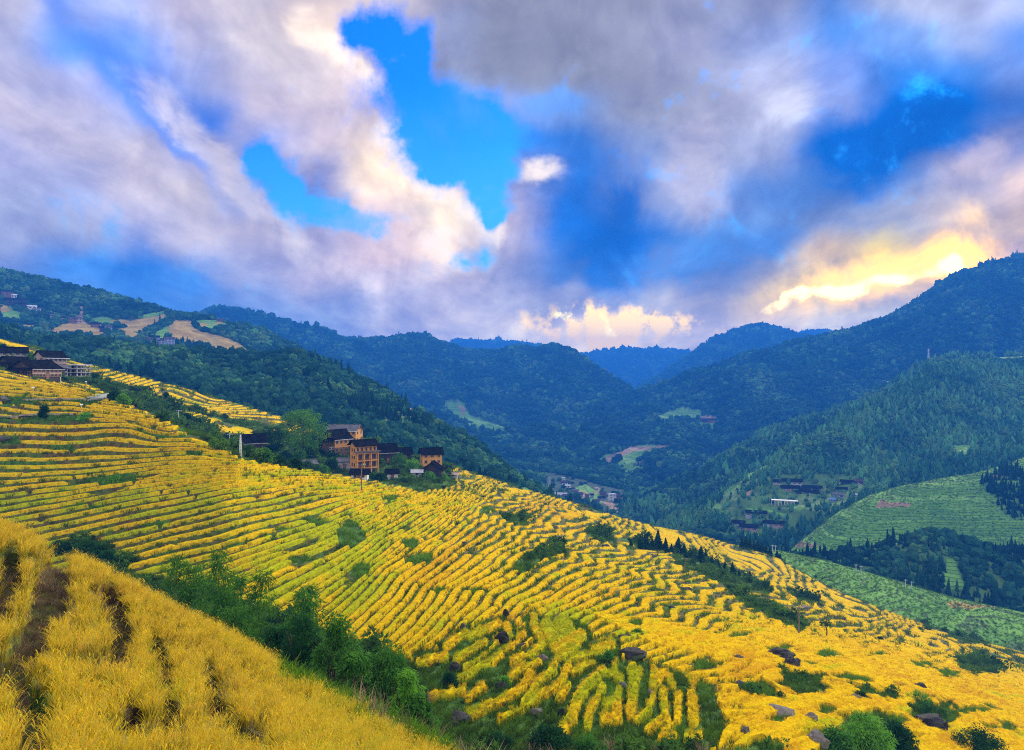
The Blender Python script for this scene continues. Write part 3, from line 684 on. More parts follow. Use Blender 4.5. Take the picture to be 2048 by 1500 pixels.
# ---- where no rice grows
jw = 1 + 1.6 * sstep(1250, 1450, PY)
jx = 14 * jw * fbm(X / 7, Y / 7, 4, 15); jy = 9 * jw * fbm(X / 7, Y / 7, 4, 16)
QX, QY = PX + jx, PY + jy
GREEN_ZONES = [[(185,750),(250,768),(330,795),(400,822),(440,838),(500,862),(640,870),(780,900),(905,935),(918,970),(850,985),(760,968),(640,946),(560,932),(482,915),(440,898),(350,852),(290,822),(230,797),(180,768)],
 [(400,826),(520,838),(565,852),(560,862),(500,858),(430,842)], [(0,700),(100,728),(180,742),(200,765),(120,762),(60,745),(0,735)],
 [(95,1092),(150,1070),(215,1075),(235,1100),(280,1115),(250,1145),(180,1140)],
 [(1245,1078),(1290,1072),(1340,1092),(1420,1118),(1530,1165),(1540,1190),(1440,1165),(1350,1128),(1340,1105),(1280,1095)],
 [(1560,1170),(1620,1190),(1650,1205),(1600,1200)], [(1420,1150),(1560,1210),(1620,1245),(1600,1265),(1500,1215)],
 [(1000,1030),(1040,1026),(1060,1045),(1020,1050)], [(1060,1100),(1120,1085),(1130,1105),(1090,1118),(1050,1150),(1015,1140),(1040,1115)],
 [(1165,1062),(1200,1058),(1230,1078),(1255,1088),(1190,1080)], [(640,1260),(700,1280),(850,1330),(900,1480),(960,1540),(600,1540),(560,1320)],
 [(180,1120),(420,1180),(600,1240),(600,1400),(200,1400)],
 [(860,1500),(1000,1462),(1120,1470),(1190,1500),(1300,1490),(1430,1500),(1560,1480),(1560,1620),(860,1620)],
 [(1600,1620),(1640,1500),(1690,1440),(1760,1425),(1810,1470),(1860,1520),(1850,1620)],
 [(1820,1405),(1900,1400),(1920,1440),(1880,1470),(1820,1440)],[(1905,1310),(1960,1300),(2005,1320),(2000,1345),(1950,1350),(1915,1335)],
 [(1560,1340),(1640,1350),(1660,1385),(1600,1400),(1560,1380)],[(1690,1372),(1780,1378),(1800,1400),(1720,1400)],[(1900,1260),(2000,1280),(1960,1290),(1890,1272)],
 [(1820,1225),(1870,1235),(1900,1262),(1850,1255)],[(1480,1370),(1530,1360),(1560,1400),(1500,1400)]]
PATCHES = [(20,880,30,7),(125,893,26,9),(225,955,52,12),(335,870,50,5),(390,905,20,6),(700,1070,26,26),(720,1140,22,14),(820,1085,18,10),(835,1118,30,12),(60,1128,30,9),(40,800,60,7),(80,838,50,6),(150,836,30,9),
 (640,1045,26,5),(975,1020,16,8),(1205,1070,22,10),(775,998,20,5),(1270,1250,14,8),(1660,1310,26,8),(880,1180,18,7),(560,1060,30,5),(470,1090,30,6),(600,1120,22,6),(320,1045,40,5),(170,1010,40,4),(950,1185,22,5),(1050,1240,12,10),(1130,1255,16,6),(1700,1360,40,8),(1850,1330,26,6),(1560,1300,30,5),(1950,1420,40,10),(1780,1440,30,10),(1650,1430,26,10),(1400,1330,26,6),(1480,1270,20,5),(1330,1210,26,5),(1620,1330,16,5),(1750,1310,20,4),(2000,1460,30,8),(1560,1440,22,9),(1900,1350,22,6),(1440,1240,18,4)]
nog = np.zeros(PX.shape, bool)
for p in GREEN_ZONES: nog |= inpoly(QX, QY, p)
nogp = nog.copy()
for (a, b, ra, rb) in PATCHES: nog |= ((QX - a) / ra) ** 2 + ((QY - b) / rb) ** 2 < 1
PATHS = [([(168,807),(190,801),(200,797),(208,793),(214,789)],7),([(-20,836),(40,834),(90,832),(152,831)],3),([(50,802),(90,801),(150,801),(176,803)],3)]
for pts, w in PATHS: nog |= segdist(PX, PY, pts) < w
# golden strips of rice inside the green gully zones
GOLD_BACK = [[(195,741),(330,778),(420,806),(480,822),(570,846),(560,853),(470,832),(400,815),(320,792),(230,762)],[(350,815),(420,832),(470,850),(515,872),(490,878),(440,862),(380,838)],[(905,934),(950,945),(2048,1200),(2048,1300),(915,975)]]
for p in GOLD_BACK: nog &= ~inpoly(PX, PY, p)
# small hand-laid paddies of the hollow (in the middle of the near slope): centre lines and half widths
def rz(l): return [(700 + a * .3418, 1100 + b * .3418) for a, b in l]
PADS = [([(405,655),(480,635),(560,615)],30),([(560,560),(620,520),(680,480)],28),([(620,630),(700,590),(790,535)],28),([(710,500),(760,475),(815,450)],34),([(820,440),(875,430)],28),([(670,685),(730,650),(785,610)],18),
 ([(630,755),(720,715),(800,665),(880,615)],30),([(915,440),(930,500)],34),([(980,520),(1020,490)],22),([(880,590),(930,570),(965,550)],22),([(945,645),(1010,620),(1075,600)],26),([(935,755),(975,705),(1050,675),(1110,655)],28),
 ([(475,855),(560,840),(660,820)],26),([(685,865),(730,830),(780,800)],24),([(700,955),(800,915),(900,875),(980,830),(1020,780),(1055,730)],36),([(1020,900),(1060,850),(1090,770),(1150,735),(1190,700)],34),([(1040,900),(1080,880)],40),([(870,995),(950,955),(1020,925)],20),
 ([(1075,380),(1075,440),(1110,500),(1130,560),(1090,575)],30),([(1180,690),(1205,650)],24),([(1150,440),(1200,540),(1240,600)],60),([(1240,420),(1300,540)],75),([(1350,500),(1280,580)],50),([(1300,630),(1420,605)],20),([(1430,590),(1530,545)],36),
 ([(1110,850),(1180,820),(1240,760),(1280,670)],30),([(1310,715),(1360,685),(1420,660)],24),([(1215,870),(1250,830),(1280,790)],22),([(1460,710),(1540,730),(1580,755)],30),([(1550,640),(1545,720)],24),
 ([(1230,1070),(1290,1000),(1320,900),(1370,810),(1440,750)],46),([(1385,1030),(1400,940),(1440,870),(1480,800)],32),([(1500,900),(1560,880),(1560,980),(1490,990)],44),([(1570,810),(1560,900)],30),([(1650,690),(1660,780),(1650,880),(1640,950)],44),([(1690,700),(1670,780)],30),
 ([(1670,1000),(1740,950),(1770,860)],24),([(1780,700),(1770,790),(1830,720)],34),([(1850,720),(1890,790)],26),([(1830,830),(1840,930),(1855,990)],34),([(1920,850),(1915,990)],32),([(1730,1060),(1790,1020),(1830,990)],22),([(1830,1060),(1890,1030)],22),([(1810,1110),(1900,1085)],24),([(2000,850),(2010,1000)],44),([(1970,1100),(2048,1070)],28),([(1980,720),(2010,760)],40)]
HOLLOW = rz([(360,610),(470,560),(560,500),(680,420),(880,340),(1050,340),(1130,400),(1400,420),(1560,510),(1700,640),(1850,690),(2100,780),(2200,1000),(2150,1180),(300,1180),(420,900)])
hol0 = inpoly(PX, PY, HOLLOW)
WEED = rz([(330,640),(600,660),(860,740),(900,830),(690,940),(640,1040),(420,940)])
pad = np.zeros(PX.shape, np.float32); pb = 3.5 * fbm(X / 1.6, Y / 1.6, 3, 77)
mind = np.full(PX.shape, 99.0)
hr, hc = np.nonzero(hol0); r0, r1, c0, c1 = hr.min(), hr.max() + 1, hc.min(), hc.max() + 1
sx, sy, sb = PX[r0:r1, c0:c1], PY[r0:r1, c0:c1], pb[r0:r1, c0:c1]
for pts, w in PADS:
    dd = segdist(sx, sy - 5, rz(pts)) + sb
    mind[r0:r1, c0:c1] = np.minimum(mind[r0:r1, c0:c1], dd - w * .3418)
    pad[r0:r1, c0:c1] = np.maximum(pad[r0:r1, c0:c1], 1 - sstep(w * .3418 * 0.62, w * .3418 * 0.70, dd))
hol = hol0 & ((mind < 7) | inpoly(PX, PY, WEED) | (PY > 1312 + 0.05 * (PX - 1100)))
# ---- rice cover from the terraces
aL = np.clip(0.09 + 0.07 * fbm(X / 14, Y / 14, 2, 18) + 0.35 / np.maximum(W_T, 0.5) * 0.40, 0.02, 0.45)
aL = aL + 0.16 * sstep(0.15, 0.55, fbm(X / 30, Y / 30, 3, 19))
kr = (_hash(kT.astype(np.int64), np.floor(fbm(X / 60, Y / 60, 2, 36) * 3).astype(np.int64), 5) % 1000) / 1000.0     # every terrace its own bank width and crop
aL = aL + 0.26 * (kr - 0.35) * (kr > 0.35)
aL = aL * (1 - 0.55 * calm)
rice = sstep(0, 0.05, fT - aL) * sstep(0, 0.03, (1 - RI * (1 - .6 * calm)) - fT)
gap = fbm(X / 26 + kT * 3.7, Y / 26 + kT * 1.3, 2, 20)
rice = rice * sstep(-0.60, -0.52, gap + 0.25 * calm)
seam = np.abs(fbm(X / 34 + kT * 5.1, Y / 34 - kT * 2.3, 2, 23))          # short cross banks that part one paddy from the next
rice = rice * np.maximum(sstep(0.008, 0.020, seam), calm)
rice = np.maximum(rice, calm * (0.80 + 0.15 * fbm(X / 2, Y / 2, 2, 31)) * sstep(-0.62, -0.5, gap))
streak = fbm((X + 1.1 * Y) / 16, (Y - 1.1 * X) / 2.6, 3, 32)
rice = rice * (1 - 0.9 * calm * sstep(0.30, 0.44, streak))
rice = rice * (1 - nog)
rice = np.where(hol, pad * (1 - nog * 0.0), rice)
back = (L_B.K > L_B.nface + 0.3)[:, None]
rice = rice * (1 - back)
rice[(PY > 1610)] = 0
# ---- colour tone of the rice 0 lime .5 gold 1 rust
tone = 0.46 + 0.34 * fbm(X / 16 + kT * 0.9, Y / 16 + kT * 1.7, 3, 24) + 0.18 * fbm(X / 3, Y / 3, 3, 25)
kr2 = (_hash(kT.astype(np.int64), np.floor(fbm(X / 45, Y / 45, 2, 37) * 4).astype(np.int64), 9) % 1000) / 1000.0
tone += 0.26 * (kr2 - 0.45) * (1 - calm)
tone += calm * (0.04 + 0.42 * fbm((X + 1.1 * Y) / 22, (Y - 1.1 * X) / 3.4, 3, 34) + 0.2 * fbm(X / 12, Y / 12, 2, 35))
tone += 0.07 * sstep(1250, 1600, PX) * sstep(1150, 1300, PY)
tone -= 0.16 * sstep(1050, 700, PX) * sstep(930, 1000, PY) * sstep(1300, 1180, PY)
for (a, b, ra, rb, dv) in [(950,1085,80,30,.22),(850,1160,80,35,.30),(880,1120,60,24,.25),(1080,1020,70,22,.3),(1130,1050,90,25,.22),(1120,1195,40,22,.3),(1230,1190,40,18,.2),(1120,1240,60,35,-.4),(1230,1370,60,40,-.25),(1300,1400,70,40,-.2),(700,1170,60,40,-.25),(640,1060,80,30,-.25),(60,800,120,60,.16),(230,855,120,25,.12),(1500,1330,130,30,.2),(1480,1400,120,40,.15),(1010,1240,22,16,.45),(1250,1270,50,15,-.2),(1900,1380,120,40,.12)]:
    tone += dv * np.exp(-(((PX - a) / ra) ** 2 + ((PY - b) / rb) ** 2))
tone = np.where(hol, tone - 0.10, tone)
tone = np.clip(tone, 0, 1)
green = np.clip(nog * 0.55 + hol * 0.65 + 0.1 + 0.3 * fbm(X / 20, Y / 20, 2, 26), 0, 1)
L_B.Z = Zb; L_B.upd()
hs_me = mesh_np('hillside', L_B.verts(), grid_faces(*L_B.D.shape), True, dict(green=green))
link('hillside', hs_me, M_bank, None, kind='structure', label='long terraced hillside falling to the right')
# ---- the rice canopy (one crop nobody could count)
bump = 0.07 * fbm(X / 1.2, Y / 1.2, 3, 27) + 0.05 * fbm(X / 0.5, Y / 0.5, 2, 28) + 0.22 * calm * (fbm((X + 1.2 * Y) / 7.0, (Y - 1.2 * X) / 1.6, 3, 30))
CH = np.where(hol, 0.50 + 0.5 * bump, 0.60 + bump)
Zc = Zb + np.where(rice > 0.02, rice * CH, -0.15)
Fq = grid_faces(*L_B.D.shape)
keep = (rice.ravel()[Fq] > 0.02).any(1)
Fk = Fq[keep]; used = np.unique(Fk); remap = np.full(rice.size, -1, np.int64); remap[used] = np.arange(len(used))
link('rice_crop', mesh_np('rice_crop', L_B.verts(Zc)[used], remap[Fk], True, dict(tone=tone.ravel()[used])), M_rice_c, None, kind='stuff', label='ripe golden rice filling the terraces of the long hillside')
# ---- rice plants standing over it
AR = L_B.area()
vis = (~back) & (PY < 1590)
def rice_scatter(lo, hi, dens, coll, s, label, zo=0.0, wm=1.0):
    Wt = AR * dens * rice * vis * ((Y >= lo) & (Y < hi)) * wm
    pts, q = L_B.sample(Wt); n = len(pts)
    tn = np.clip(q(tone) + rng.normal(0, .10, n), 0, 1); pts[:, 2] += zo * q(rice)
    sc = s * np.clip(rng.normal(1, .16, n), .6, 1.5)
    rot = np.stack([rng.normal(0, .16, n), rng.normal(0, .16, n), rng.random(n) * 6.283], -1)
    scatter('rice_plants', pts, coll, sc, tone=tn, rot=rot, label=label)
rice_scatter(30, 112, 11, C_rice_mid, 0.40, 'ripe rice plants in the small paddies of the hollow', 0.36, wm=hol)
rice_scatter(30, 112, 6.5, C_rice_mid, 0.46, 'ripe rice plants on the nearer terraces', 0.28, wm=~hol)
rice_scatter(112, 180, 3.4, C_rice_far, 0.42, 'ripe rice plants on the middle terraces', 0.32)
rice_scatter(180, 420, 0.7, C_rice_far, 0.55, 'ripe rice plants on the farther terraces', 0.28)
# ---- bank grass and weeds
free = (1 - np.clip(rice * 1.5, 0, 1)) * vis
Wg = AR * free * ((Y < 120) * 3.2 + (Y >= 120) * (Y < 220) * 0.8 + (Y >= 220) * 0.25) * (0.35 + green)
pts, q = L_B.sample(Wg); n = len(pts); d = pts[:, 1]
scatter('bank_grass', pts, C_grass, np.where(d < 120, 0.75, np.where(d < 220, 1.25, 2.0)) * np.clip(rng.normal(1, .3, n), .5, 1.8), tone=np.clip(0.34 + .5 * q((nog & ~nogp).astype(float)) + .8 * fbm(pts[:,0]/5, pts[:,1]/7, 3, 44) + rng.normal(0,.15,n), 0, 1), label='green grass on the terrace banks')
# low scrub on the waste ground, thick in the gully by the village and along the bottom edge
Ws = AR * vis * nog * nogp * (~hol | (PY > 1470)) * np.where(Y < 130, 0.45, np.where(Y < 230, 0.16, 0.14)) * (1 - 0.75 * (PX > 1230) * (PY < 1300)) * (1 - 0.6 * (PX > 1400) * (PY > 1300)) * (1 - 0.6 * (Y > 225) * (PX > 480) * (PX < 930)) * sstep(-0.1, 0.25, fbm(X / 8, Y / 8, 3, 45) + 0.12)
pts, q = L_B.sample(Ws); n = len(pts); d = pts[:, 1]
scatter('scrub', pts, C_shrub, np.where(d < 130, np.where(pts[:,0] > 22, .75, 1.1), np.where(d < 230, 1.7, 2.3)) * np.exp(rng.normal(-.1, .42, n)), tone=np.clip(rng.normal(.45, .2, n) + .5 * fbm(pts[:,0]/5, pts[:,1]/5, 2, 47), 0, 1), label='low green scrub on the waste ground of the hillside')
Wr = AR * vis * nog * (PY > 1400) * (PX > 820) * (PX < 1500) * 1.2 * sstep(0, 0.3, fbm(X / 4, Y / 4, 3, 46))
pts, q = L_B.sample(Wr); n = len(pts)
scatter('reeds', pts, C_reed, np.clip(rng.normal(1.0, .3, n), .5, 1.6), label='dry brownish reeds at the bottom of the hollow')

# ------------------------------------------------------------------ A: the near rice knoll
A_CURVES = [
 [(-500,1800,8.0),(0,1700,8.5),(500,1700,9.5),(900,1800,11),(1200,2000,13)],
 [(-500,1470,13),(0,1470,13),(300,1485,14.5),(600,1525,17),(900,1600,19),(1200,1780,21)],
 [(-500,1250,20),(0,1270,20),(200,1290,21),(400,1355,22.5),(600,1425,24),(800,1510,24.5),(900,1555,24.5),(1200,1730,24.5)],
 [(-500,950,31),(0,1090,31.5),(100,1132,31.5),(200,1182,31.5),(350,1253,31.5),(500,1325,31),(600,1374,30.8),(700,1416,31),(800,1464,30.5),(900,1512,30),(1000,1562,29),(1200,1660,27)]]
L_A = Land(A_CURVES, [40, 110, 190], -420, 1180, 3, ((2.2, 1.9), (14, 16), (34, 34)), (10, 30, 8), sm=60)
X, Y = L_A.X, L_A.D
PX, PY = L_A.PX, L_A.PY
def zA(l): return [(a * .4883, 1000 + b * .4883) for a, b in l]
RIS = [([(40,262),(50,320),(30,400),(0,440),(-60,520)],27),([(215,290),(205,380),(175,500),(115,610),(50,700),(0,760)],40),([(440,400),(470,460),(495,540),(500,610),(460,690)],34),([(640,620),(675,700),(680,800),(700,900),(640,1000)],26),
       ([(855,730),(880,830),(920,900),(990,980),(1080,1030)],24),([(120,830),(150,900),(150,970),(130,1060)],46),([(560,880),(520,930),(560,1000)],22),([(985,660),(1055,800),(1080,900),(1110,1000)],6),([(640,520),(600,450)],6),([(330,700),(400,690)],20)]
jn = 5 * fbm(X / 0.9, Y / 0.9, 3, 61)
ris = np.zeros(PX.shape)
for i_, (pts, w) in enumerate(RIS):
    w = w * (1 if i_ < 2 else .78); ris = np.maximum(ris, 1 - sstep(w * .4883 * 1.95, w * .4883 * 2.2, segdist(PX, PY, zA(pts)) + jn))
edge = np.interp(PX, [500, 600, 650, 750, 870, 1000, 1200], [3000, 1392, 1400, 1455, 1520, 1600, 1750])     # lower right rim of the rice
riceA = 1 - ris
rim = np.interp(PX, [-500, 560, 640, 700, 870, 1000, 1200], [-999, 1362, 1395, 1425, 1510, 1580, 1700])
riceA = riceA * sstep(-6, 6, PY + jn - rim) * (L_A.K <= L_A.nface + 0.35)[:, None]
L_A.Z = L_A.Z - 0.75 * ris + 0.06 * fbm(X / .7, Y / .7, 3, 62); L_A.upd()
backA = (L_A.K > L_A.nface)[:, None] * np.ones(PX.shape)
gA = np.clip(0.0 + 0.35 * backA + 0.5 * (PX > 620) + 0.5 * np.exp(-(((PX - 70) / 60) ** 2 + ((PY - 1450) / 60) ** 2)), 0, 1)
link('near_knoll', mesh_np('near_knoll', L_A.verts(), grid_faces(*PX.shape), True, dict(green=gA)), M_bank, None, kind='structure', label='near rice knoll in the lower left')
toneA = np.clip(0.50 + 0.22 * fbm(X / 4, Y / 4, 3, 63) + 0.12 * sstep(700, 200, PX) - 0.22 * np.exp(-(((PX - 330) / 40) ** 2 + ((PY - 1400) / 50) ** 2)) - 0.2 * np.exp(-(((PX - 60) / 60) ** 2 + ((PY - 1400) / 40) ** 2)) - .05 * (PX > 600), 0, 1)
ARA = L_A.area()
pts, q = L_A.sample(ARA * 12 * riceA * (PX > -330) * (Y > 9)); n = len(pts)
rot = np.stack([rng.normal(0.02, .17, n), rng.normal(0.06, .17, n), rng.random(n) * 6.283], -1)
scatter('rice_plants', pts, C_rice_near, 0.60 * np.clip(rng.normal(1, .13, n), .65, 1.3), tone=np.clip(q(toneA) + rng.normal(0, .11, n), 0, 1), rot=rot, label='ripe rice plants of the near knoll')
pts, q = L_A.sample(ARA * 14 * np.clip(ris, 0, 1)); n = len(pts)
scatter('dry_grass', pts, C_reed, 0.34 * np.clip(rng.normal(1, .3, n), .4, 1.7), tone=rng.random(n), label='dry grass on the banks between the near rice strips')
bandA = sstep(6, -6, PY + jn - rim) * (PX > 540) * (L_A.K <= L_A.nface + 1.25)[:, None]
pts, q = L_A.sample(ARA * 9 * bandA); n = len(pts)
scatter('bank_grass', pts, C_grass, 0.7 * np.clip(rng.normal(1, .3, n), .5, 1.8), tone=np.clip(rng.normal(.75, .2, n), 0, 1), label='bright green grass along the rim of the near knoll')
pts, q = L_A.sample(ARA * 2.2 * bandA * (PX > 690) * sstep(0, .25, fbm(X / 2, Y / 2, 2, 64))); n = len(pts)
scatter('reeds', pts, C_reed, 0.95 * np.clip(rng.normal(1, .3, n), .5, 1.6), label='dry pinkish reeds along the rim of the near knoll')
# ------------------------------------------------------------------ materials of the built things
def wood_mat(name, c1, c2, plank=5.0):
    m, t = newmat(name); p = opos(t); s = t.node('ShaderNodeSeparateXYZ', {0: p})
    w = t.m('FRACT', t.m('MULTIPLY', t.m('ADD', s.outputs[0], s.outputs[1]), plank)); line = t.smooth(w, 0.06, 0.14)
    lev = t.node('ShaderNodeTexWhiteNoise', {'W': t.m('FLOOR', t.m('MULTIPLY', t.m('ADD', s.outputs[0], s.outputs[1]), plank))}, noise_dimensions='1D').outputs['Value']
    n = t.noise(p, 1.3, 5, 0.7)
    c = t.mix(t.m('MULTIPLY_ADD', lev, 0.5, t.m('MULTIPLY', t.smooth(n, .3, .7), .5)), c1, c2)
    c = t.mix(line, tuple(v * .45 for v in c1), c)
    return finish(m, t, c, 0.75)
def tile_mat(name, c1, c2):
    m, t = newmat(name); p = opos(t); s = t.node('ShaderNodeSeparateXYZ', {0: p})
    w = t.m('ABSOLUTE', t.m('SINE', t.m('MULTIPLY', s.outputs[0], 12.0)))
    n = t.noise(p, 0.8, 6, 0.75)
    c = t.mix(t.smooth(n, .38, .66), c1, c2); c = t.mix(t.m('MULTIPLY', t.smooth(w, .35, .0), .6), c, tuple(v * .4 for v in c1))
    return finish(m, t, c, 1.0, 0, w, 0.08, 0.0)
M_orange = wood_mat('oiled_fir_boards', (0.56, 0.24, 0.045), (0.78, 0.40, 0.10))
M_brown = wood_mat('weathered_brown_boards', (0.15, 0.08, 0.04), (0.27, 0.155, 0.08))
M_dark = wood_mat('dark_old_boards', (0.025, 0.020, 0.018), (0.065, 0.05, 0.042))
M_pink = wood_mat('pinkish_boards', (0.34, 0.24, 0.20), (0.50, 0.37, 0.31), 2.0)
M_white = noisy('limewash', (0.55, 0.55, 0.56), (0.74, 0.73, 0.72), 1.2, 5)
M_grey = noisy('grey_render', (0.26, 0.26, 0.28), (0.42, 0.42, 0.43), 1.0, 5)
M_pale = noisy('pale_plaster', (0.30, 0.29, 0.28), (0.46, 0.45, 0.44), 1.0, 4)
M_bluew = noisy('bluish_render', (0.22, 0.27, 0.42), (0.34, 0.38, 0.52), 0.6, 4)
M_conc = noisy('raw_concrete', (0.22, 0.21, 0.20), (0.40, 0.38, 0.36), 1.4, 6, bump=0.02)
M_tile = tile_mat('dark_roof_tiles', (0.006, 0.006, 0.006), (0.018, 0.017, 0.017))
M_tile_p = tile_mat('purplish_roof_tiles', (0.06, 0.045, 0.06), (0.11, 0.085, 0.10))
M_tile_w = tile_mat('pale_sheet_roof', (0.42, 0.43, 0.47), (0.62, 0.63, 0.66))
M_tile_g = tile_mat('grey_slate_roof', (0.10, 0.10, 0.11), (0.19, 0.19, 0.20))
M_tile_b = tile_mat('blue_sheet_roof', (0.12, 0.22, 0.55), (0.2, 0.32, 0.66))
M_glass = noisy('dark_window', (0.012, 0.014, 0.018), (0.03, 0.032, 0.038), 2, 3, rough=0.25, spec=0.5)
M_frame = noisy('pale_window_frame', (0.30, 0.20, 0.12), (0.44, 0.30, 0.19), 3, 3)
M_pole_w = noisy('pole_wood', (0.11, 0.085, 0.065), (0.20, 0.16, 0.13), 4, 4)
M_pole_c = noisy('pole_concrete', (0.45, 0.44, 0.42), (0.6, 0.59, 0.57), 2, 4)
M_steel = noisy('galvanised_steel', (0.35, 0.38, 0.42), (0.5, 0.53, 0.56), 2, 3)
M_yel = noisy('yellow_lamp_paint', (0.55, 0.36, 0.03), (0.66, 0.46, 0.05), 3, 3)
def rock_mat(name, c1, c2, moss):
    m, t = newmat(name); p = opos(t)
    n = t.noise(p, 0.9, 7, 0.75, dist=0.6); n2 = t.noise(p, 3.5, 6, 0.75)
    nz = t.node('ShaderNodeSeparateXYZ', {0: t.node('ShaderNodeNewGeometry').outputs['Normal']}).outputs['Z']
    c = t.mix(t.smooth(n, .35, .65), c1, c2); c = t.mix(t.smooth(n2, .55, .8), c, tuple(v * 1.6 for v in c2))
    c = t.mix(t.m('MULTIPLY', t.smooth(t.noise(p, 0.6, 4, .6), .52, .64), t.smooth(nz, .1, .7)), c, moss)
    return finish(m, t, c, 0.9, 0, n2, 0.12)
M_rock = rock_mat('grey_rock', (0.045, 0.042, 0.040), (0.13, 0.122, 0.112), (0.07, 0.09, 0.02))
M_rock_d = rock_mat('black_rock', (0.012, 0.012, 0.012), (0.045, 0.043, 0.041), (0.04, 0.07, 0.015))
M_rock_p = rock_mat('pale_rock', (0.10, 0.085, 0.07), (0.20, 0.172, 0.15), (0.08, 0.09, 0.03))

# ------------------------------------------------------------------ houses
_lib = {}
def aim(p, yaw): return -math.atan2(p[0], p[1]) + math.radians(yaw)
def gable_body(w, d, h, rh, base=-3.0):
    b = MB(); x, y = w / 2, d / 2
    b.poly([(-x,-y,base),(x,-y,base),(x,y,base),(-x,y,base),(-x,-y,h),(x,-y,h),(x,y,h),(-x,y,h),(-x,0,h+rh),(x,0,h+rh)],
           [(0,1,5,4),(2,3,7,6),(1,2,6,9,5),(3,0,4,8,7),(0,3,2,1),(4,5,9,8),(6,7,8,9)])
    return b
def gable_roof(w, d, h, rh, ov=0.7, th=0.16, curve=0.12):
    b = MB(); X = w / 2 + ov; sl = rh / (d / 2); Yo = d / 2 + ov; zo = h - sl * ov
    for s in (-1, 1):
        prof = [(0, h + rh + 0.12), (s * Yo * .5, (h + rh + zo) / 2 + 0.06 - curve * rh * .35), (s * Yo, zo + 0.12)]
        pts = []
        for xx in (-X, X):
            for (yy, zz) in prof: pts.append((xx, yy, zz))
            for (yy, zz) in prof: pts.append((xx, yy, zz + th))
        f = []
        for i in range(2):
            q = [(i, i+1, 7+i, 6+i), (3+i, 9+i, 10+i, 4+i), (i, 3+i, 4+i, i+1), (6+i, 7+i, 10+i, 9+i)]
            f += q
        f += [(2, 5, 11, 8), (0, 6, 9, 3)]
        b.poly(pts, f)
    b.box(-X - .05, X + .05, -0.16, 0.16, h + rh + th + 0.04, h + rh + th + 0.26)
    return b
def windows(root, w, d, h, storeys, nf, ns, sides, ww=0.95, wh=1.05, frame=True, pane=None):
    fh = h / storeys
    for st in range(storeys):
        z0 = st * fh + fh * 0.36
        spots = [('f', -w/2 + (i + .5) * w / nf) for i in range(nf)]
        for s in sides: spots += [(s, -d/2 + (i + .5) * d / ns) for i in range(ns)]
        for side, c in spots:
            b = MB(); fr = MB()
            hw = ww / 2; z1 = z0 + min(wh, fh * .5)
            def put(m, a0, a1, za, zb, o0, o1):
                if side == 'f': m.box(c + a0, c + a1, -d/2 - o1, -d/2 + o0, za, zb)
                elif side == 'l': m.box(-w/2 - o1, -w/2 + o0, c + a0, c + a1, za, zb)
                else: m.box(w/2 - o0, w/2 + o1, c + a0, c + a1, za, zb)
            put(b, -hw, hw, z0, z1, .05, .02)
            o = b.obj('window', pane or M_glass, root)
            if frame:
                e = .09
                put(fr, -hw - e, hw + e, z1, z1 + e, .05, .07); put(fr, -hw - e, hw + e, z0 - e, z0, .05, .09)
                put(fr, -hw - e, -hw, z0, z1, .05, .07); put(fr, hw, hw + e, z0, z1, .05, .07); put(fr, -.03, .03, z0, z1, .05, .045)
                fr.obj('frame', M_frame, o)
def house(label, p, w, d, h, rh, yaw, wall, roof, storeys=2, nf=4, ns=2, sides=('l',), name='wooden_house', cat='house', group=None, frame=True, plinth=None, skirt=False, detail=True, upper=None, eave=None, ov=0.7, door=True):
    r = thing(name, label, cat, p, aim(p, yaw), group)
    gable_body(w, d, h, rh).obj('wall', wall, r)
    gable_roof(w, d, h, rh, ov).obj('roof', roof, r)
    if plinth:
        b = MB(); ph = h / storeys * .9; b.box(-w/2 - .08, w/2 + .08, -d/2 - .08, d/2 + .08, -3.05, ph); b.obj('lower_storey', plinth, r)
    if upper:
        b = MB(); b.box(-w/2 - .06, w/2 + .06, -d/2 - .06, -d/2 + .3, h * .42, h - .05); b.obj('front_panel', upper, r)
    if skirt:      # lean-to roofs under the gables, common on these houses
        for s in (-1, 1):
            b = MB(); x0 = s * (w/2 - .02); x1 = s * (w/2 + 1.5); zt = h + rh * .05; zl = h - .75
            b.poly([(x0,-d/2-.6,zt),(x1,-d/2-.6,zl),(x1,d/2+.6,zl),(x0,d/2+.6,zt),(x0,-d/2-.6,zt+.14),(x1,-d/2-.6,zl+.14),(x1,d/2+.6,zl+.14),(x0,d/2+.6,zt+.14)],
                   [(0,1,2,3),(4,7,6,5),(0,4,5,1),(1,5,6,2),(2,6,7,3),(3,7,4,0)]); b.obj('side_eave', roof, r)
    if eave:
        b = MB(); b.box(-w/2 - ov, w/2 + ov, -d/2 - ov - .06, -d/2 - ov + .06, h - rh/(d/2)*ov - .12, h - rh/(d/2)*ov + .1); b.obj('eave_board', eave, r)
    if detail:
        windows(r, w + (.12 if (plinth or upper) else 0), d + (.16 if plinth else .12 if upper else 0), h, storeys, nf, ns, sides, frame=frame)
        if door:
            b = MB(); b.box(-.55, .55, -d/2 - .13, -d/2 + .05, -.2, 1.95); b.obj('door', M_brown, r)
    return r
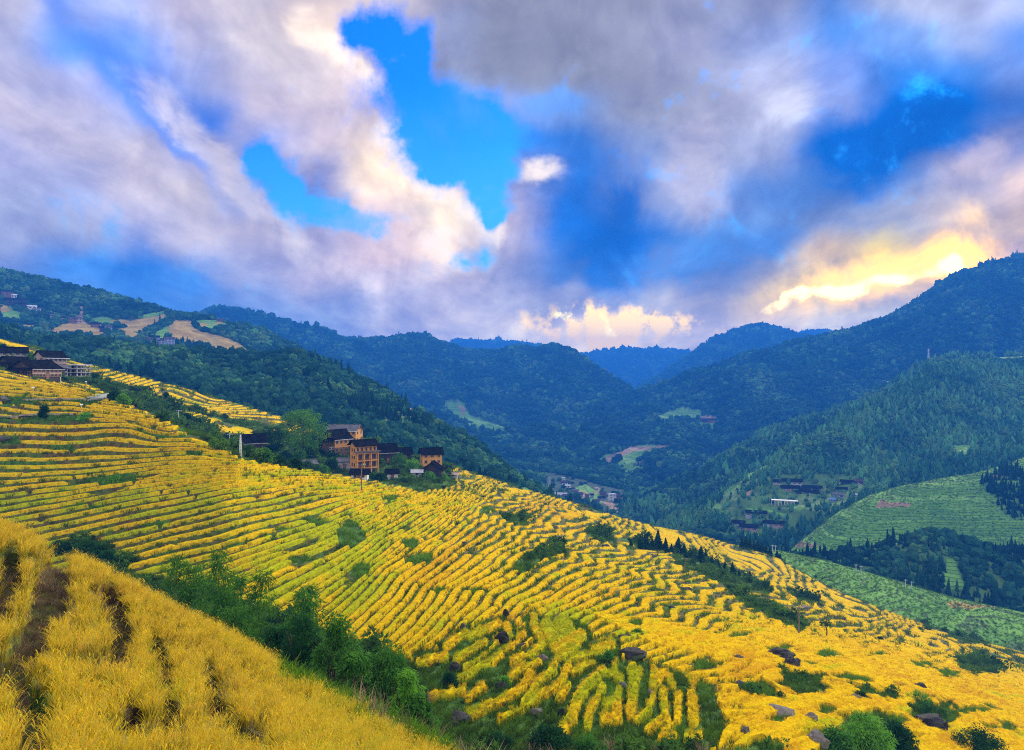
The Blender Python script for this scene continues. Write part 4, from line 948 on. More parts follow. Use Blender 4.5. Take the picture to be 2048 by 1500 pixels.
def far_house(label, land, px, py, wpx, dpx, hpx, yaw, wall, roof, rf=0.45, group=None, storeys=2, white=None, flat=False, name='far_house', p=None):
    """a house of a distant hamlet: walls, tiled roof, pale lower storey and its row of windows"""
    p = p or land.hit(px, py); k = p[1] / F
    w, d, h = wpx * k, dpx * k, hpx * k; rh = d * .5 * rf
    r = thing(name, label, 'house', p, aim(p, yaw), group)
    if flat:
        b = MB(); b.box(-w/2, w/2, -d/2, d/2, -4, h); b.obj('wall', wall, r)
        b = MB(); b.box(-w/2 - .3, w/2 + .3, -d/2 - .3, d/2 + .3, h, h + .35); b.obj('roof', roof, r)
    else:
        gable_body(w, d, h, rh, -4).obj('wall', wall, r); gable_roof(w, d, h, rh, .8).obj('roof', roof, r)
    if white is not None:
        b = MB(); b.box(-w/2 - .1, w/2 + .1, -d/2 - .1, d/2 + .1, -4.05, h * .5); b.obj('lower_storey', white, r)
    n = max(2, min(4, int(w / 4))); e = .12 if white is not None else .02
    for st in range(storeys):
        z0 = h / storeys * (st + .32)
        for i in range(n):
            b = MB(); x = -w/2 + (i + .5) * w / n; b.box(x - w/n*.28, x + w/n*.28, -d/2 - e - .03, -d/2 + .1, z0, z0 + h/storeys*.42)
            b.obj('window', M_glass, r)
    return r
def vh(px, py): return L_B.hit(px, py)
K = lambda p: p[1] / F
# ---- the village on the shoulder of the rice slope
G_V = 'wooden houses of the village on the rice slope'
p = vh(727, 948); k = K(p)                                   # the big orange house with verandas
main = thing('wooden_house', 'tall orange timber house with two open verandas under a dark tiled roof', 'house', p, aim(p, 24), G_V)
w, d, h = 45*k, 34*k, 58*k; rh = 9*k; fl = h / 4
gable_body(w, d - 1.2, h, rh).obj('wall', M_orange, main)
gable_roof(w, d, h + .1, rh, .8).obj('roof', M_tile, main)
b = MB(); b.box(-w/2 - .06, w/2 + .06, -d/2 + .5, d/2 - .5, -3, fl * .95); b.obj('lower_storey', M_grey, main)
for s in (1, 2, 3):
    b = MB(); b.box(-w/2 - .1, w/2 + .1, -d/2 - .9, -d/2 + .62, fl * s - .14, fl * s + .14); b.obj('veranda_floor', M_orange, main)
for s in (1, 2):
    b = MB(); b.box(-w/2, w/2, -d/2 - .85, -d/2 - .77, fl * s + .75, fl * s + .86)
    for i in range(22): x = -w/2 + (i + .5) * w / 22; b.box(x - .04, x + .04, -d/2 - .84, -d/2 - .78, fl * s + .1, fl * s + .78)
    b.obj('railing', M_brown, main)
for i in range(4):
    x = -w/2 + .12 + i * (w - .24) / 3; b = MB(); b.box(x - .17, x + .17, -d/2 - .88, -d/2 - .55, fl * .1, fl * 3 + .2); b.obj('post', M_orange, main)
b = MB(); b.box(-w/2 - .8, w/2 + .8, -d/2 - 1.6, -d/2 + .7, fl * 3.15, fl * 3.25); b.obj('terrace_roof', M_tile_g, main)
for s in (1, 2):
    for i in range(3):
        x = -w/2 + (i + .5) * w / 3; b = MB(); b.box(x - w*.12, x + w*.12, -d/2 + .54, -d/2 + .66, fl * s + .2, fl * s + fl * .8); b.obj('window', M_glass, main)
for i in range(5):
    x = -w/2 + (i + .5) * w / 5; b = MB(); b.box(x - .32, x + .32, -d/2 + .55, -d/2 + .65, fl * 3.3, fl * 3.75); b.obj('window', M_glass, main)
for s in (1, 2, 3):
    for y in (-d * .22, d * .1):
        b = MB(); b.box(-w/2 - .04, -w/2 + .1, y - .4, y + .4, fl * s + .5, fl * s + 1.6); b.obj('window', M_glass, main)
def H(label, px, py, wpx, dpx, hpx, rpx, yaw, wall, roof, **kw):
    p = vh(px, py); k = K(p)
    return house(label, p, wpx*k*1.05, dpx*k, hpx*k*1.18, rpx*k, yaw, wall, roof, group=kw.pop('group', G_V), **kw)
H('dark old house at the left end of the village beside the white lattice mast', 506, 905, 40, 30, 19, 13, 12, M_dark, M_tile, skirt=True, nf=5, frame=False, eave=M_grey)
H('long orange house with a low grey roof, highest behind the big tree', 690, 884, 58, 34, 21, 9, -24, M_orange, M_tile_g, nf=6, sides=('r',), ns=2, eave=M_white)
H('brown house with its dark gable towards the big tree', 674, 906, 40, 38, 26, 15, 40, M_brown, M_tile, nf=4, ns=3, skirt=True, eave=M_white, upper=M_orange)
H('low dark roofed house between the big tree and the brown gabled house', 641, 897, 26, 20, 12, 9, 18, M_dark, M_tile, nf=3, frame=False)
H('dark timber house directly right of the orange veranda house', 772, 924, 36, 32, 19, 13, 14, M_dark, M_tile, nf=5, skirt=True, frame=False, eave=M_grey)
H('dark house farthest back behind the green trees of the village', 808, 916, 26, 22, 9, 9, 10, M_dark, M_tile, nf=4, storeys=1, frame=False)
t7 = H('narrow orange timber tower house at the right end of the village', 862, 940, 37, 26, 29, 9, 12, M_orange, M_tile, nf=3, storeys=3, ns=1, ov=.9)
H('dark gabled barn in front of the orange tower house', 866, 955, 22, 38, 16, 12, 78, M_dark, M_tile, nf=3, ns=2, frame=False, skirt=False, ov=1.0)
H('small hut with a grey slate roof below the big tree', 614, 934, 30, 20, 6, 6, 20, M_dark, M_tile_g, nf=2, storeys=1, frame=False)
H('small grey house with one large window left of the orange veranda house', 688, 940, 22, 16, 16, 4, 8, M_grey, M_tile_g, nf=1, storeys=1, ns=1)
H('white walled hut with a black roof under the orange veranda house', 720, 958, 30, 22, 10, 7, -10, M_white, M_tile, nf=2, storeys=1, frame=False)
H('tiny white hut between green trees right of the veranda house', 784, 958, 20, 16, 11, 5, 6, M_white, M_tile, nf=1, storeys=1, frame=False)
H('little shed with a pale sheet roof left of the dark barn', 834, 953, 17, 12, 8, 3, 0, M_grey, M_tile_w, nf=1, storeys=1, frame=False, door=False)
H('low flat shed with a pinkish roof at the village edge', 901, 953, 26, 14, 4, 2, -8, M_grey, M_pink, nf=2, storeys=1, frame=False, door=False)
# ---- the hamlet at the left edge
G_L = 'old houses at the top left of the rice slope'
H('long house with a big black gable and a pale pinkish panelled front', 72, 757, 62, 58, 17, 15, 42, M_dark, M_tile, nf=7, ns=3, skirt=True, upper=M_pink, eave=M_grey, group=G_L)
H('dark gabled house just behind the big pinkish fronted house', 30, 745, 46, 38, 16, 11, 38, M_dark, M_tile, nf=4, frame=False, group=G_L, skirt=True)
H('long dark house with pale upper windows at the left edge', 14, 722, 62, 24, 15, 9, 6, M_dark, M_tile, nf=6, group=G_L, upper=M_grey)
H('house with a whitish timber front next to the concrete frame', 100, 738, 44, 34, 20, 11, 34, M_pink, M_tile, nf=5, ns=2, group=G_L, eave=M_white)
H('little brown gabled house in front of the concrete frame', 148, 759, 15, 24, 9, 7, 62, M_brown, M_tile, nf=2, storeys=1, frame=False, group=G_L)
H('narrow grey annex between the pinkish front and the concrete frame', 124, 753, 15, 14, 15, 4, 20, M_grey, M_tile_g, nf=2, frame=False, group=G_L)
p = vh(154, 760); k = K(p)
fr = thing('concrete_frame_building', 'unfinished grey concrete frame of four open floors', 'building', p, aim(p, 40), G_L)
w, d, h = 30*k, 36*k, 30*k
for s in range(5):
    b = MB(); e = .5 if s == 4 else .25; b.box(-w/2 - e, w/2 + e, -d/2 - e, d/2 + e, h*s/4 - .16, h*s/4 + .16); b.obj('floor_slab', M_white if s == 4 else M_conc, fr)
for i in range(4):
    for j in range(3):
        x = -w/2 + .2 + i*(w - .4)/3; y = -d/2 + .2 + j*(d - .4)/2; b = MB(); b.box(x - .2, x + .2, y - .2, y + .2, -3, h - .17); b.obj('column', M_conc, fr)
b = MB(); b.box(-w/2 + .5, w/2 - .5, d/2 - .7, d/2 - .5, -2, h - .2); b.obj('back_wall', M_dark, fr)

# ---- distant hamlets: label, px, py, width, depth, height (survey units), yaw, wall, roof, options
def many(land, group, rows):
    for (lb, px, py, w, d, h, yaw, wall, roof, kw) in rows:
        far_house(lb, land, px, py, w, d, h, yaw, wall, roof, group=group, **kw)
many(L_D, 'houses of the upper left village', [
 ('topmost house of the upper left village with a stacked roof', 13, 592, 19, 12, 9, 10, M_brown, M_tile, {}),
 ('small white hut just below the topmost upper left house', 28, 596, 9, 8, 6, 0, M_white, M_tile_w, dict(storeys=1)),
 ('wide dark three tiered house near the left edge of the upper village', 30, 610, 34, 16, 10, 6, M_dark, M_tile, dict(storeys=3)),
 ('second dark house close under the three tiered one', 42, 614, 18, 12, 6, -8, M_dark, M_tile, {}),
 ('whitest cottage at the middle of the upper left village', 64, 618, 15, 10, 5, 8, M_white, M_tile_w, dict(storeys=1)),
 ('white cottage with a grey roof just below the whitest cottage', 73, 624, 14, 10, 5, -6, M_white, M_tile_g, dict(storeys=1)),
 ('dark roofed house with pale walls right of the white cottages', 87, 630, 16, 11, 6, 10, M_white, M_tile, {}),
 ('little pale house wedged behind the dark roofed one with pale walls', 96, 629, 11, 8, 5, -10, M_bluew, M_tile_w, dict(storeys=1)),
 ('brown roofed house among trees right of the pale cottages', 109, 636, 15, 10, 5, 4, M_grey, M_tile_p, {}),
 ('last grey house before the bare tan scar of the upper village', 122, 640, 16, 10, 5, 0, M_grey, M_tile, {}),
 ('reddish brown house just left of the tan gate tower', 145, 645, 14, 10, 8, 4, M_brown, M_tile_p, {}),
 ('tan gate tower at the foot of the bare scar', 157, 646, 10, 9, 10, 10, M_pink, M_tile_p, {}),
 ('wide dark house on the edge of the upper golden field', 192, 655, 17, 12, 7, -10, M_brown, M_tile, {}),
 ('dark house between the wide dark one and the tall bluish house', 207, 664, 14, 11, 9, 0, M_dark, M_tile, {}),
 ('tall narrow bluish house beside the golden field', 217, 668, 11, 10, 15, 14, M_bluew, M_tile_p, dict(storeys=4)),
 ('low white house right of the tall bluish house', 229, 670, 13, 10, 6, 0, M_white, M_tile_w, {}),
 ('flat pale building at the left end of the bluish row', 281, 687, 18, 9, 6, 6, M_white, M_tile_w, dict(flat=True)),
 ('dark roofed house in the bluish row beside the flat pale one', 296, 687, 13, 10, 8, 0, M_bluew, M_tile_p, {}),
 ('broad bluish house with white windows in the middle of the row', 309, 686, 18, 12, 12, 6, M_bluew, M_tile, dict(storeys=3)),
 ('lower purple roofed house between the two tall bluish ones', 323, 688, 14, 11, 8, -4, M_bluew, M_tile_p, {}),
 ('tall bluish house with pale pilasters at the right end of the row', 339, 691, 19, 12, 14, 4, M_bluew, M_tile_p, dict(storeys=3)),
 ('tiny house high on the ridge right of the golden fields', 440, 643, 11, 8, 4, 0, M_brown, M_tile_p, dict(storeys=1))])
many(L_W, 'houses of the valley hamlet', [
 ('isolated brownish house upstream of the hamlet near the steel pylon', 1089, 955, 11, 8, 5, 0, M_pink, M_tile_p, dict(storeys=1)),
 ('white block with a flat roof at the upstream end of the hamlet', 1124, 961, 12, 8, 5, 6, M_white, M_tile_w, dict(flat=True)),
 ('purple brown roofed house right under the flat white block', 1129, 967, 13, 9, 3.5, -12, M_brown, M_tile_p, dict(storeys=1)),
 ('small white roofed shed in the upper part of the hamlet', 1130, 972, 10, 6, 3, -8, M_white, M_tile_w, dict(storeys=1)),
 ('white house with a slanting pale roof beside the river', 1136, 975, 10, 8, 4, -20, M_white, M_tile_w, dict(storeys=1)),
 ('long pale roofed hall on the near side of the hamlet', 1122, 992, 24, 11, 4, -14, M_white, M_tile_w, dict(storeys=1)),
 ('dark roofed house just right of the long pale hall', 1134, 996, 16, 11, 5, -22, M_dark, M_tile_p, {}),
 ('bluish house in the crowded middle of the hamlet', 1147, 990, 14, 10, 6, -10, M_bluew, M_tile_p, {}),
 ('dark blue roofed house behind the crowded middle', 1142, 982, 13, 9, 4, 6, M_bluew, M_tile, {}),
 ('house with a grey roof on the river bank of the hamlet', 1150, 984, 14, 8, 4, -26, M_bluew, M_tile_g, dict(storeys=1)),
 ('corner house where the pale road leaves the hamlet', 1158, 993, 14, 10, 6, 14, M_grey, M_tile_p, {}),
 ('reddish block standing in the pale yard', 1174, 997, 7, 6, 7, 10, M_brown, M_tile_p, dict(storeys=3)),
 ('blue grey house right of the reddish block', 1184, 995, 7, 7, 6, 0, M_bluew, M_tile, {}),
 ('wide dark house at the near edge of the pale yard', 1169, 1004, 18, 9, 4, -8, M_dark, M_tile_p, {}),
 ('dark roofed house beside the round green field', 1192, 1005, 14, 9, 4, 10, M_bluew, M_tile_p, {}),
 ('house at the right foot of the round green field', 1203, 1000, 14, 9, 5, 12, M_bluew, M_tile, {}),
 ('brown house above the round green field', 1206, 991, 13, 8, 5, 0, M_brown, M_tile_p, {}),
 ('white storeyed guesthouse at the downstream end of the hamlet', 1224, 1002, 14, 10, 14, 24, M_white, M_tile_w, dict(flat=True, storeys=4)),
 ('dark annex behind the white storeyed guesthouse', 1235, 999, 10, 8, 9, 20, M_brown, M_tile_p, {})])
many(L_J, 'dark roofed farmhouses on the right hillside', [
 ('small dark farmhouse at the upper left of the right hamlet', 1552, 967, 17, 12, 5, 4, M_dark, M_tile, dict(white=M_pale)),
 ('wide dark farmhouse with a white base in the top row', 1584, 967, 38, 14, 6, 2, M_dark, M_tile, dict(white=M_pale)),
 ('dark farmhouse with a pale side wall under the top row', 1580, 981, 34, 14, 7, 8, M_dark, M_tile, dict(white=M_pink)),
 ('longest black roofed farmhouse of the right hamlet', 1624, 979, 36, 13, 5, 0, M_dark, M_tile, {}),
 ('lower black roofed farmhouse in front of the longest one', 1612, 986, 46, 12, 4, -2, M_dark, M_tile, {}),
 ('left one of the twin farmhouses against the bamboo slope', 1696, 968, 27, 13, 5, 0, M_dark, M_tile, {}),
 ('right one of the twin farmhouses with a longer white base', 1722, 968, 24, 13, 6, 4, M_dark, M_tile_p, dict(white=M_pale)),
 ('pink based farmhouse below the twin farmhouses', 1683, 983, 20, 12, 6, 6, M_dark, M_tile, dict(white=M_pale)),
 ('grey roofed barn below the pink based farmhouse', 1677, 993, 20, 12, 5, 4, M_bluew, M_tile_g, {}),
 ('bright blue roofed shed at the lower right of the hamlet', 1666, 1002, 10, 8, 4, 0, M_bluew, M_tile_b, dict(storeys=1)),
 ('tiny white hut alone right of the pink based farmhouse', 1712, 992, 7, 6, 3, 0, M_white, M_tile_w, dict(storeys=1)),
 ('long farmhouse alone on the green terrace below the white gallery', 1512, 1030, 40, 14, 6, 2, M_dark, M_tile, dict(white=M_grey)),
 ('farmhouse with a curved white wall at the lower left of the hamlet', 1477, 1050, 24, 14, 6, -6, M_dark, M_tile, dict(white=M_pale)),
 ('broad farmhouse with a pinkish forecourt lowest in the hamlet', 1498, 1058, 34, 16, 6, -8, M_dark, M_tile, dict(white=M_pink)),
 ('left half of the joined farmhouses near the woods', 1536, 1050, 18, 13, 6, 0, M_dark, M_tile, dict(white=M_pale)),
 ('right half of the joined farmhouses near the woods', 1557, 1051, 23, 13, 6, 4, M_dark, M_tile, dict(white=M_pink))])
many(L_H, 'lone houses on the big right mountain', [
 ('dark house beside the little green fields on the right mountain', 1408, 842, 14, 8, 4, 0, M_dark, M_tile_p, {}),
 ('brown house right of the dark one by the little green fields', 1424, 843, 15, 8, 4, 6, M_brown, M_tile, {})])
many(L_I, 'lone houses on the big right mountain', [
 ('long white building alone high on the right mountain', 1785, 729, 17, 6, 3, 0, M_white, M_tile_w, dict(storeys=1)),
 ('small grey hut by the reddish patch near the hilltop pylon', 1884, 722, 10, 6, 3, 0, M_grey, M_tile_g, dict(storeys=1))])
# white gallery on stilts
p = L_J.hit(1569, 1008); k = K(p); w = 50*k
g = thing('stilt_gallery', 'long white roofed open gallery standing on stilts in the right hamlet', 'gallery', p, aim(p, 0))
b = MB(); b.box(-w/2, w/2, -3, 3, 3.4, 3.9); b.obj('roof', M_white, g)
for i in range(9):
    for y in (-2.6, 2.6):
        b = MB(); x = -w/2 + .5 + i*(w - 1)/8; b.box(x - .25, x + .25, y - .25, y + .25, -4, 3.39); b.obj('stilt', M_white, g)
# ------------------------------------------------------------------ roads and paths
def ribbon(name, land, pts, w, mat, label, lift=0.35, n=24):
    P3 = [Vector(land.hit(*q)) for q in pts]; L = []
    for i in range(len(P3) - 1):
        for j in range(n):
            q = P3[i].lerp(P3[i + 1], j / n); q.z = 0.5 * (q.z + land.at(1024 + F * q.x / q.y, q.y)[2]); L.append(q)
    L.append(P3[-1]); b = MB(); V = []
    for i, q in enumerate(L):
        t = (L[min(i+1, len(L)-1)] - L[max(i-1, 0)]); t.z = 0; t.normalize(); s = Vector((-t.y, t.x, 0)) * w / 2
        for c in (q - s, q + s): V.append((c.x, c.y, c.z + lift))
        for c in (q + s, q - s): V.append((c.x, c.y, c.z + lift - 0.4))
    b.v = V
    for i in range(len(L) - 1):
        a = i * 4
        b.f += [(a, a+1, a+5, a+4), (a+1, a+2, a+6, a+5), (a+3, a, a+4, a+7)]
    return b.obj(name, mat, kind='structure', label=label)
M_road = noisy('pale_concrete_road', (0.30, 0.29, 0.29), (0.42, 0.41, 0.41), 0.8, 5)
M_path = noisy('pale_path', (0.24, 0.19, 0.12), (0.38, 0.31, 0.21), 1.2, 4)
ribbon('road', L_B, [(176,803),(190,800),(200,796),(208,792),(212,789)], 3.6, M_road, 'pale concrete road bend on the upper rice slope', .5)
ribbon('path', L_B, [(-10,836),(40,834),(90,832),(150,831)], 0.9, M_path, 'narrow pale path along a terrace on the left', .5)
ribbon('path', L_B, [(50,802),(90,801),(150,801),(176,803)], 1.0, M_path, 'thin pale path leading to the road bend', .5)

# ------------------------------------------------------------------ plants as things
def leafcloud(centres, radii, n_per, size, seed, droop=0.0, aspect=0.45, flat=0.85):
    """many pointed leaf faces spread through lumps of a crown"""
    r0 = np.random.default_rng(seed); V = []; Fc = []
    cen = np.asarray(centres, float); tot = int(n_per * len(cen)); i = r0.integers(0, len(cen), tot)
    dirs = r0.normal(size=(tot, 3)); dirs /= np.linalg.norm(dirs, axis=1)[:, None]
    rr = np.asarray(radii)[i] * (0.45 + 0.6 * r0.random(tot) ** .6)
    pos = cen[i] + dirs * rr[:, None] * np.array([1, 1, flat])
    ax = dirs * .7 + r0.normal(size=(tot, 3)) * .6; ax[:, 2] -= droop; ax /= np.linalg.norm(ax, axis=1)[:, None]
    up = r0.normal(size=(tot, 3)); sd = np.cross(ax, up); sd /= np.linalg.norm(sd, axis=1)[:, None] + 1e-6
    L = size * (0.6 + 0.8 * r0.random(tot)); wv = L * aspect * .5
    a = pos; b = pos + ax * (L * .45)[:, None] + sd * wv[:, None]; c = pos + ax * L[:, None]; d = pos + ax * (L * .45)[:, None] - sd * wv[:, None]
    V = np.stack([a, b, c, d], 1).reshape(-1, 3); Fc = np.arange(tot * 4).reshape(-1, 4)
    return V, Fc
def crown_lumps(seed, n, w, h, z0, shape='round'):
    r0 = np.random.default_rng(seed); c = []; r = []
    for i in range(n):
        t = r0.random(); a = r0.random() * 6.283
        if shape == 'round': prof = math.sqrt(max(0.05, 1 - (2 * t - 1) ** 2 * .9))
        elif shape == 'bush': prof = math.sqrt(max(.05, 1 - t * t)) 
        q = prof * (0.35 + 0.62 * math.sqrt(r0.random())) * w / 2
        c.append((q * math.cos(a), q * math.sin(a), z0 + t * h)); r.append(w * (.10 + .10 * r0.random()))
    return c, r
def trunk_mesh(h, r, limbs, seed):
    r0 = random.Random(seed); b = MB()
    pts = [Vector((0, 0, -1)), Vector((r0.uniform(-.1,.1)*r, 0, h*.3)), Vector((r0.uniform(-.6,.6)*r, r0.uniform(-.6,.6)*r, h*.62)), Vector((0, 0, h))]
    b.tube(pts, [r*1.25, r, r*.7, r*.25], 8)
    for (z, L, a) in limbs:
        s = pts[1].lerp(pts[3], z); e = s + Vector((math.cos(a)*L, math.sin(a)*L, L*.75)); m_ = s.lerp(e, .5) + Vector((0, 0, -L*.06))
        b.tube([s, m_, e], [r*.5, r*.33, r*.1], 6)
    return b.mesh('trunk', True)
def crown_obj(name, vf, mat, parent):
    me = mesh_np(name, vf[0], vf[1], False); return link(name, me, mat, parent)
def tree(label, p, h, w, mat, seed, lumps=46, leaf=.45, per=110, cat='tree', name='tree', group=None, zf=.30, shape='round', droop=.25):
    t = thing(name, label, cat, p, seed * 1.3, group)
    limbs = [(.25 + .09*i, w*(.30 + .12*((i*7) % 3)/2), i*2.4 + seed) for i in range(6)]
    link('trunk', trunk_mesh(h*.85, max(.10, h*.022), limbs, seed), M_bark, t)
    c, r = crown_lumps(seed, lumps, w, h*(1 - zf)*.92, h*zf, shape)
    crown_obj('crown', leafcloud(c, r, per, leaf, seed, droop), mat, t)
    return t
def vk(px, py): p = vh(px, py); return p, K(p)
p, k = vk(606, 915)
tree('huge spreading green tree towering over the village', p, 96*k, 86*k, M_leaf_big, 5, lumps=80, leaf=.62, per=110, name='broadleaf_tree', zf=.22)
p, k = vk(543, 910)
tree('dark dense tree beside the huge tree on its left', p, 54*k, 50*k, M_leaf_dark, 11, lumps=46, leaf=.55, per=90, name='broadleaf_tree', zf=.15)
VT = [(530,925,34,34,M_leaf_mid,'rounded green tree in front of the dark old house'),(572,925,28,30,M_leaf_dark,'dark bushy tree at the foot of the huge tree'),
 (600,925,34,28,M_leaf_mid,'mid green tree growing under the huge tree'),(800,940,40,40,M_leaf_mid,'spreading green tree right of the veranda house'),
 (826,946,34,34,M_leaf_bright,'bright green tree left of the orange tower house'),(745,950,26,26,M_leaf_mid,'leafy tree beside the veranda house wall'),
 (664,945,34,40,M_leaf_dark,'dark broad tree below the brown gabled house'),(648,952,24,30,M_leaf_mid,'lower green tree left of the grey house'),
 (560,932,22,28,M_leaf_dark,'dark small tree at the left foot of the village'),(590,940,26,32,M_leaf_dark,'dense dark tree above the golden rim of the slope'),
 (760,962,18,26,M_leaf_dark,'low dark tree between the two white huts'),(858,958,16,26,M_leaf_bright,'bright green bush beside the dark barn'),
 (885,960,14,30,M_leaf_bright,'bright leafy bush right of the dark barn'),(655,905,22,18,M_leaf_mid,'slim light green tree beside the brown gabled house'),
 (55,728,26,32,M_leaf_mid,'round green tree among the roofs at the left edge'),(127,766,13,16,M_leaf_dark,'dark little tree by the corner of the pinkish fronted house'),
 (89,834,26,18,M_leaf_dark,'lone dark tree standing over the narrow pale path'),(228,803,24,28,M_leaf_dark,'dark rounded tree right of the pale road bend'),
 (246,808,22,26,M_leaf_bright,'yellow green tree right of the pale road bend'),(375,848,26,26,M_leaf_dark,'dark round tree on the green band between the rice strips'),
 (331,800,22,13,M_leaf_dark,'slim dark tree at the edge of the upper golden strip'),(6,700,12,20,M_leaf_dark,'dark shrub on the small field above the left houses'),
 (175,840,14,34,M_leaf_bright,'bright green bush on the path bank at the left')]
for i, (px, py, h, w, m, lb) in enumerate(VT):
    p, k = vk(px, py); tree(lb, p, h*k*0.80, w*k*.9, m, 20 + i, lumps=26, leaf=.5, per=70, zf=.12, shape='bush', group='trees around the village and the left houses')
# conifers along the far golden shoulder
_cv = [conifer_crown(s + 3, 13, 15) for s in range(3)]
_cm = []
for i, (V, Fc) in enumerate(_cv):
    me = mesh_np('crown', V * np.array([1.0, 1.0, 1.0]), Fc, False); me.materials.append(leafmat('fir_needles_%d' % i, (0.008, 0.035, 0.012), (0.025, 0.075, 0.02), 3)); _cm.append(me)
_tm = MB().tube([(0,0,-.05),(0,0,.5),(0,0,.95)], [.022,.014,.004], 6).mesh('trunk'); _tm.materials.append(M_bark)
CON = [(1262,1092,14,'shortest fir at the left start of the fir row'),(1281,1096,22,'bushy fir second from the left end of the row'),(1293,1098,24,'fir with a blunt top left of the tall spire fir'),(1304,1099,22,'fir half hidden against the tall spire fir'),
 (1316,1102,38,'tallest spire fir in the row on the golden shoulder'),(1331,1104,26,'fir right next to the tallest spire fir'),(1343,1107,18,'small fir in the dip after the tallest spire'),(1357,1110,32,'second tallest fir of the row with a thin top'),
 (1368,1112,24,'fir leaning close to the second tallest'),(1380,1117,20,'squat dark fir in the middle of the row'),(1391,1120,22,'dark fir where the row starts to descend'),(1402,1125,30,'slim tall fir in the lower half of the row'),
 (1411,1128,27,'dense fir just below the slim tall one'),(1424,1132,18,'little fir below the dense pair'),(1437,1138,16,'stubby fir in the thinner part of the row'),(1450,1142,18,'fir beside the pale waste slope'),
 (1465,1150,24,'single pointed fir near the row end'),(1478,1155,14,'low fir just after the single pointed one'),(1490,1160,13,'young fir near the foot of the row'),(1500,1164,20,'last pointed fir at the foot of the row'),(1516,1172,13,'tiny fir beyond the foot of the row')]
def conifer(px, py, h, lb, i, grp, land=L_B):
    p = land.hit(px, py); k = K(p); t = thing('fir_tree', lb, 'tree', p, i * 1.9, grp)
    hh = h * k * 1.1; ww = hh * (1.15 + .3 * ((i * 5) % 4) / 3); t.scale = (ww, ww, hh)
    for me, nm in ((_tm, 'trunk'), (_cm[i % 3], 'crown')):
        o = bpy.data.objects.new(nm, me); COL.objects.link(o); o.parent = t
for i, (a, b_, h, lb) in enumerate(CON): conifer(a, b_, h, lb, i, 'firs in a row on the golden shoulder')
CON2 = [(1484,1092,18,'fir at the left edge of the dark fir clump on the crest'),(1492,1094,22,'tall fir in the left part of the crest clump'),(1500,1097,24,'tallest fir of the crest clump'),(1508,1099,20,'fir just right of the tallest in the crest clump'),
 (1516,1101,22,'pointed fir in the middle of the crest clump'),(1525,1104,20,'wide fir right of the middle of the crest clump'),(1533,1106,18,'shorter fir in the right part of the crest clump'),(1541,1109,16,'fir at the right end of the crest clump'),
 (1554,1114,16,'fir by the paired pylons on the crest'),(1561,1117,13,'small fir right beside the paired pylons'),(1633,1152,11,'left one of two dots of fir below the green slope'),(1644,1156,10,'right one of two dots of fir below the green slope')]
for i, (a, b_, h, lb) in enumerate(CON2): conifer(a, b_, h, lb, i + 30, 'firs on the crest by the green slope')

M_leaf_bamb = leafmat('bamboo_leaf', (0.026, 0.10, 0.014), (0.10, 0.25, 0.03))
# bamboo in the gully behind the near knoll
def zground(px, d): return max(L_B.at(px, d)[2], L_A.at(px, d)[2] if d < 70 else -1e9)
def bamboo(px, top, d, lb, seed, culms=3, per=1700, leaf=.42):
    q = P(px, top, d); zb = zground(px, d); h = q[2] - zb; r0 = np.random.default_rng(seed)
    t = thing('bamboo', lb, 'bamboo', (q[0], q[1], zb), 0, 'bamboo clumps behind the near knoll')
    VV = []; FF = []; nb = 0
    for c in range(culms):
        hh = h * (1 - .13 * c) ; a = r0.random() * 6.283; bx, by = r0.normal(0, .6, 2); lean = h * (.05 + .06 * r0.random())
        pts = [(bx + math.cos(a)*lean*s**2.5, by + math.sin(a)*lean*s**2.5, hh*s*(1 - .04*s**6) - .3) for s in np.linspace(0, 1, 9)]
        b = MB(); b.tube(pts, [.06*(1 - .8*i/8) + .008 for i in range(9)], 6); b.obj('culm', M_culm, t, True)
        cen = []; rad = []
        for s in np.linspace(.28, 1.0, 26):
            i = min(int(s * 8), 7); f = s * 8 - i; base = Vector(pts[i]).lerp(Vector(pts[i+1]), f) if i < 8 else Vector(pts[8])
            for j in range(3):
                aa = r0.random() * 6.283; L = (1.9 * (1 - s) ** .6 + .35) * (.4 + .8 * r0.random())
                cen.append((base.x + math.cos(aa)*L, base.y + math.sin(aa)*L, base.z + .35*L*r0.normal(.2, .5) - .1)); rad.append(.32 + .36 * r0.random())
        V, Fc = leafcloud(cen, rad, per / len(cen), leaf, seed * 7 + c, .9, .17, .6)
        VV.append(V); FF.append(Fc + nb); nb += len(V)
    crown_obj('foliage', (np.concatenate(VV), np.concatenate(FF)), M_leaf_bamb if seed % 3 else M_leaf_mid, t)
BAM = [(268,1148,60,'leftmost feathery bamboo clump beside the near rice rim'),(322,1116,58,'dark bamboo clump second from the left'),(372,1104,57,'bamboo clump just left of the tallest plume'),(428,1066,56,'tallest bamboo plume rising above the near knoll'),
 (452,1150,54,'lower bamboo clump right against the tallest plume'),(492,1120,54,'slender bamboo plume with a bare culm right of the tallest'),(540,1178,52,'dense dark bamboo clump in the middle of the group'),(585,1160,55,'airy bamboo clump with arching tips'),(622,1150,60,'thin bamboo plume farthest right, bending to the right')]
for i, (px, tp, d, lb) in enumerate(BAM): bamboo(px, tp, d, lb, 101 + i, culms=4 if i not in (5, 8) else 2, per=3800)
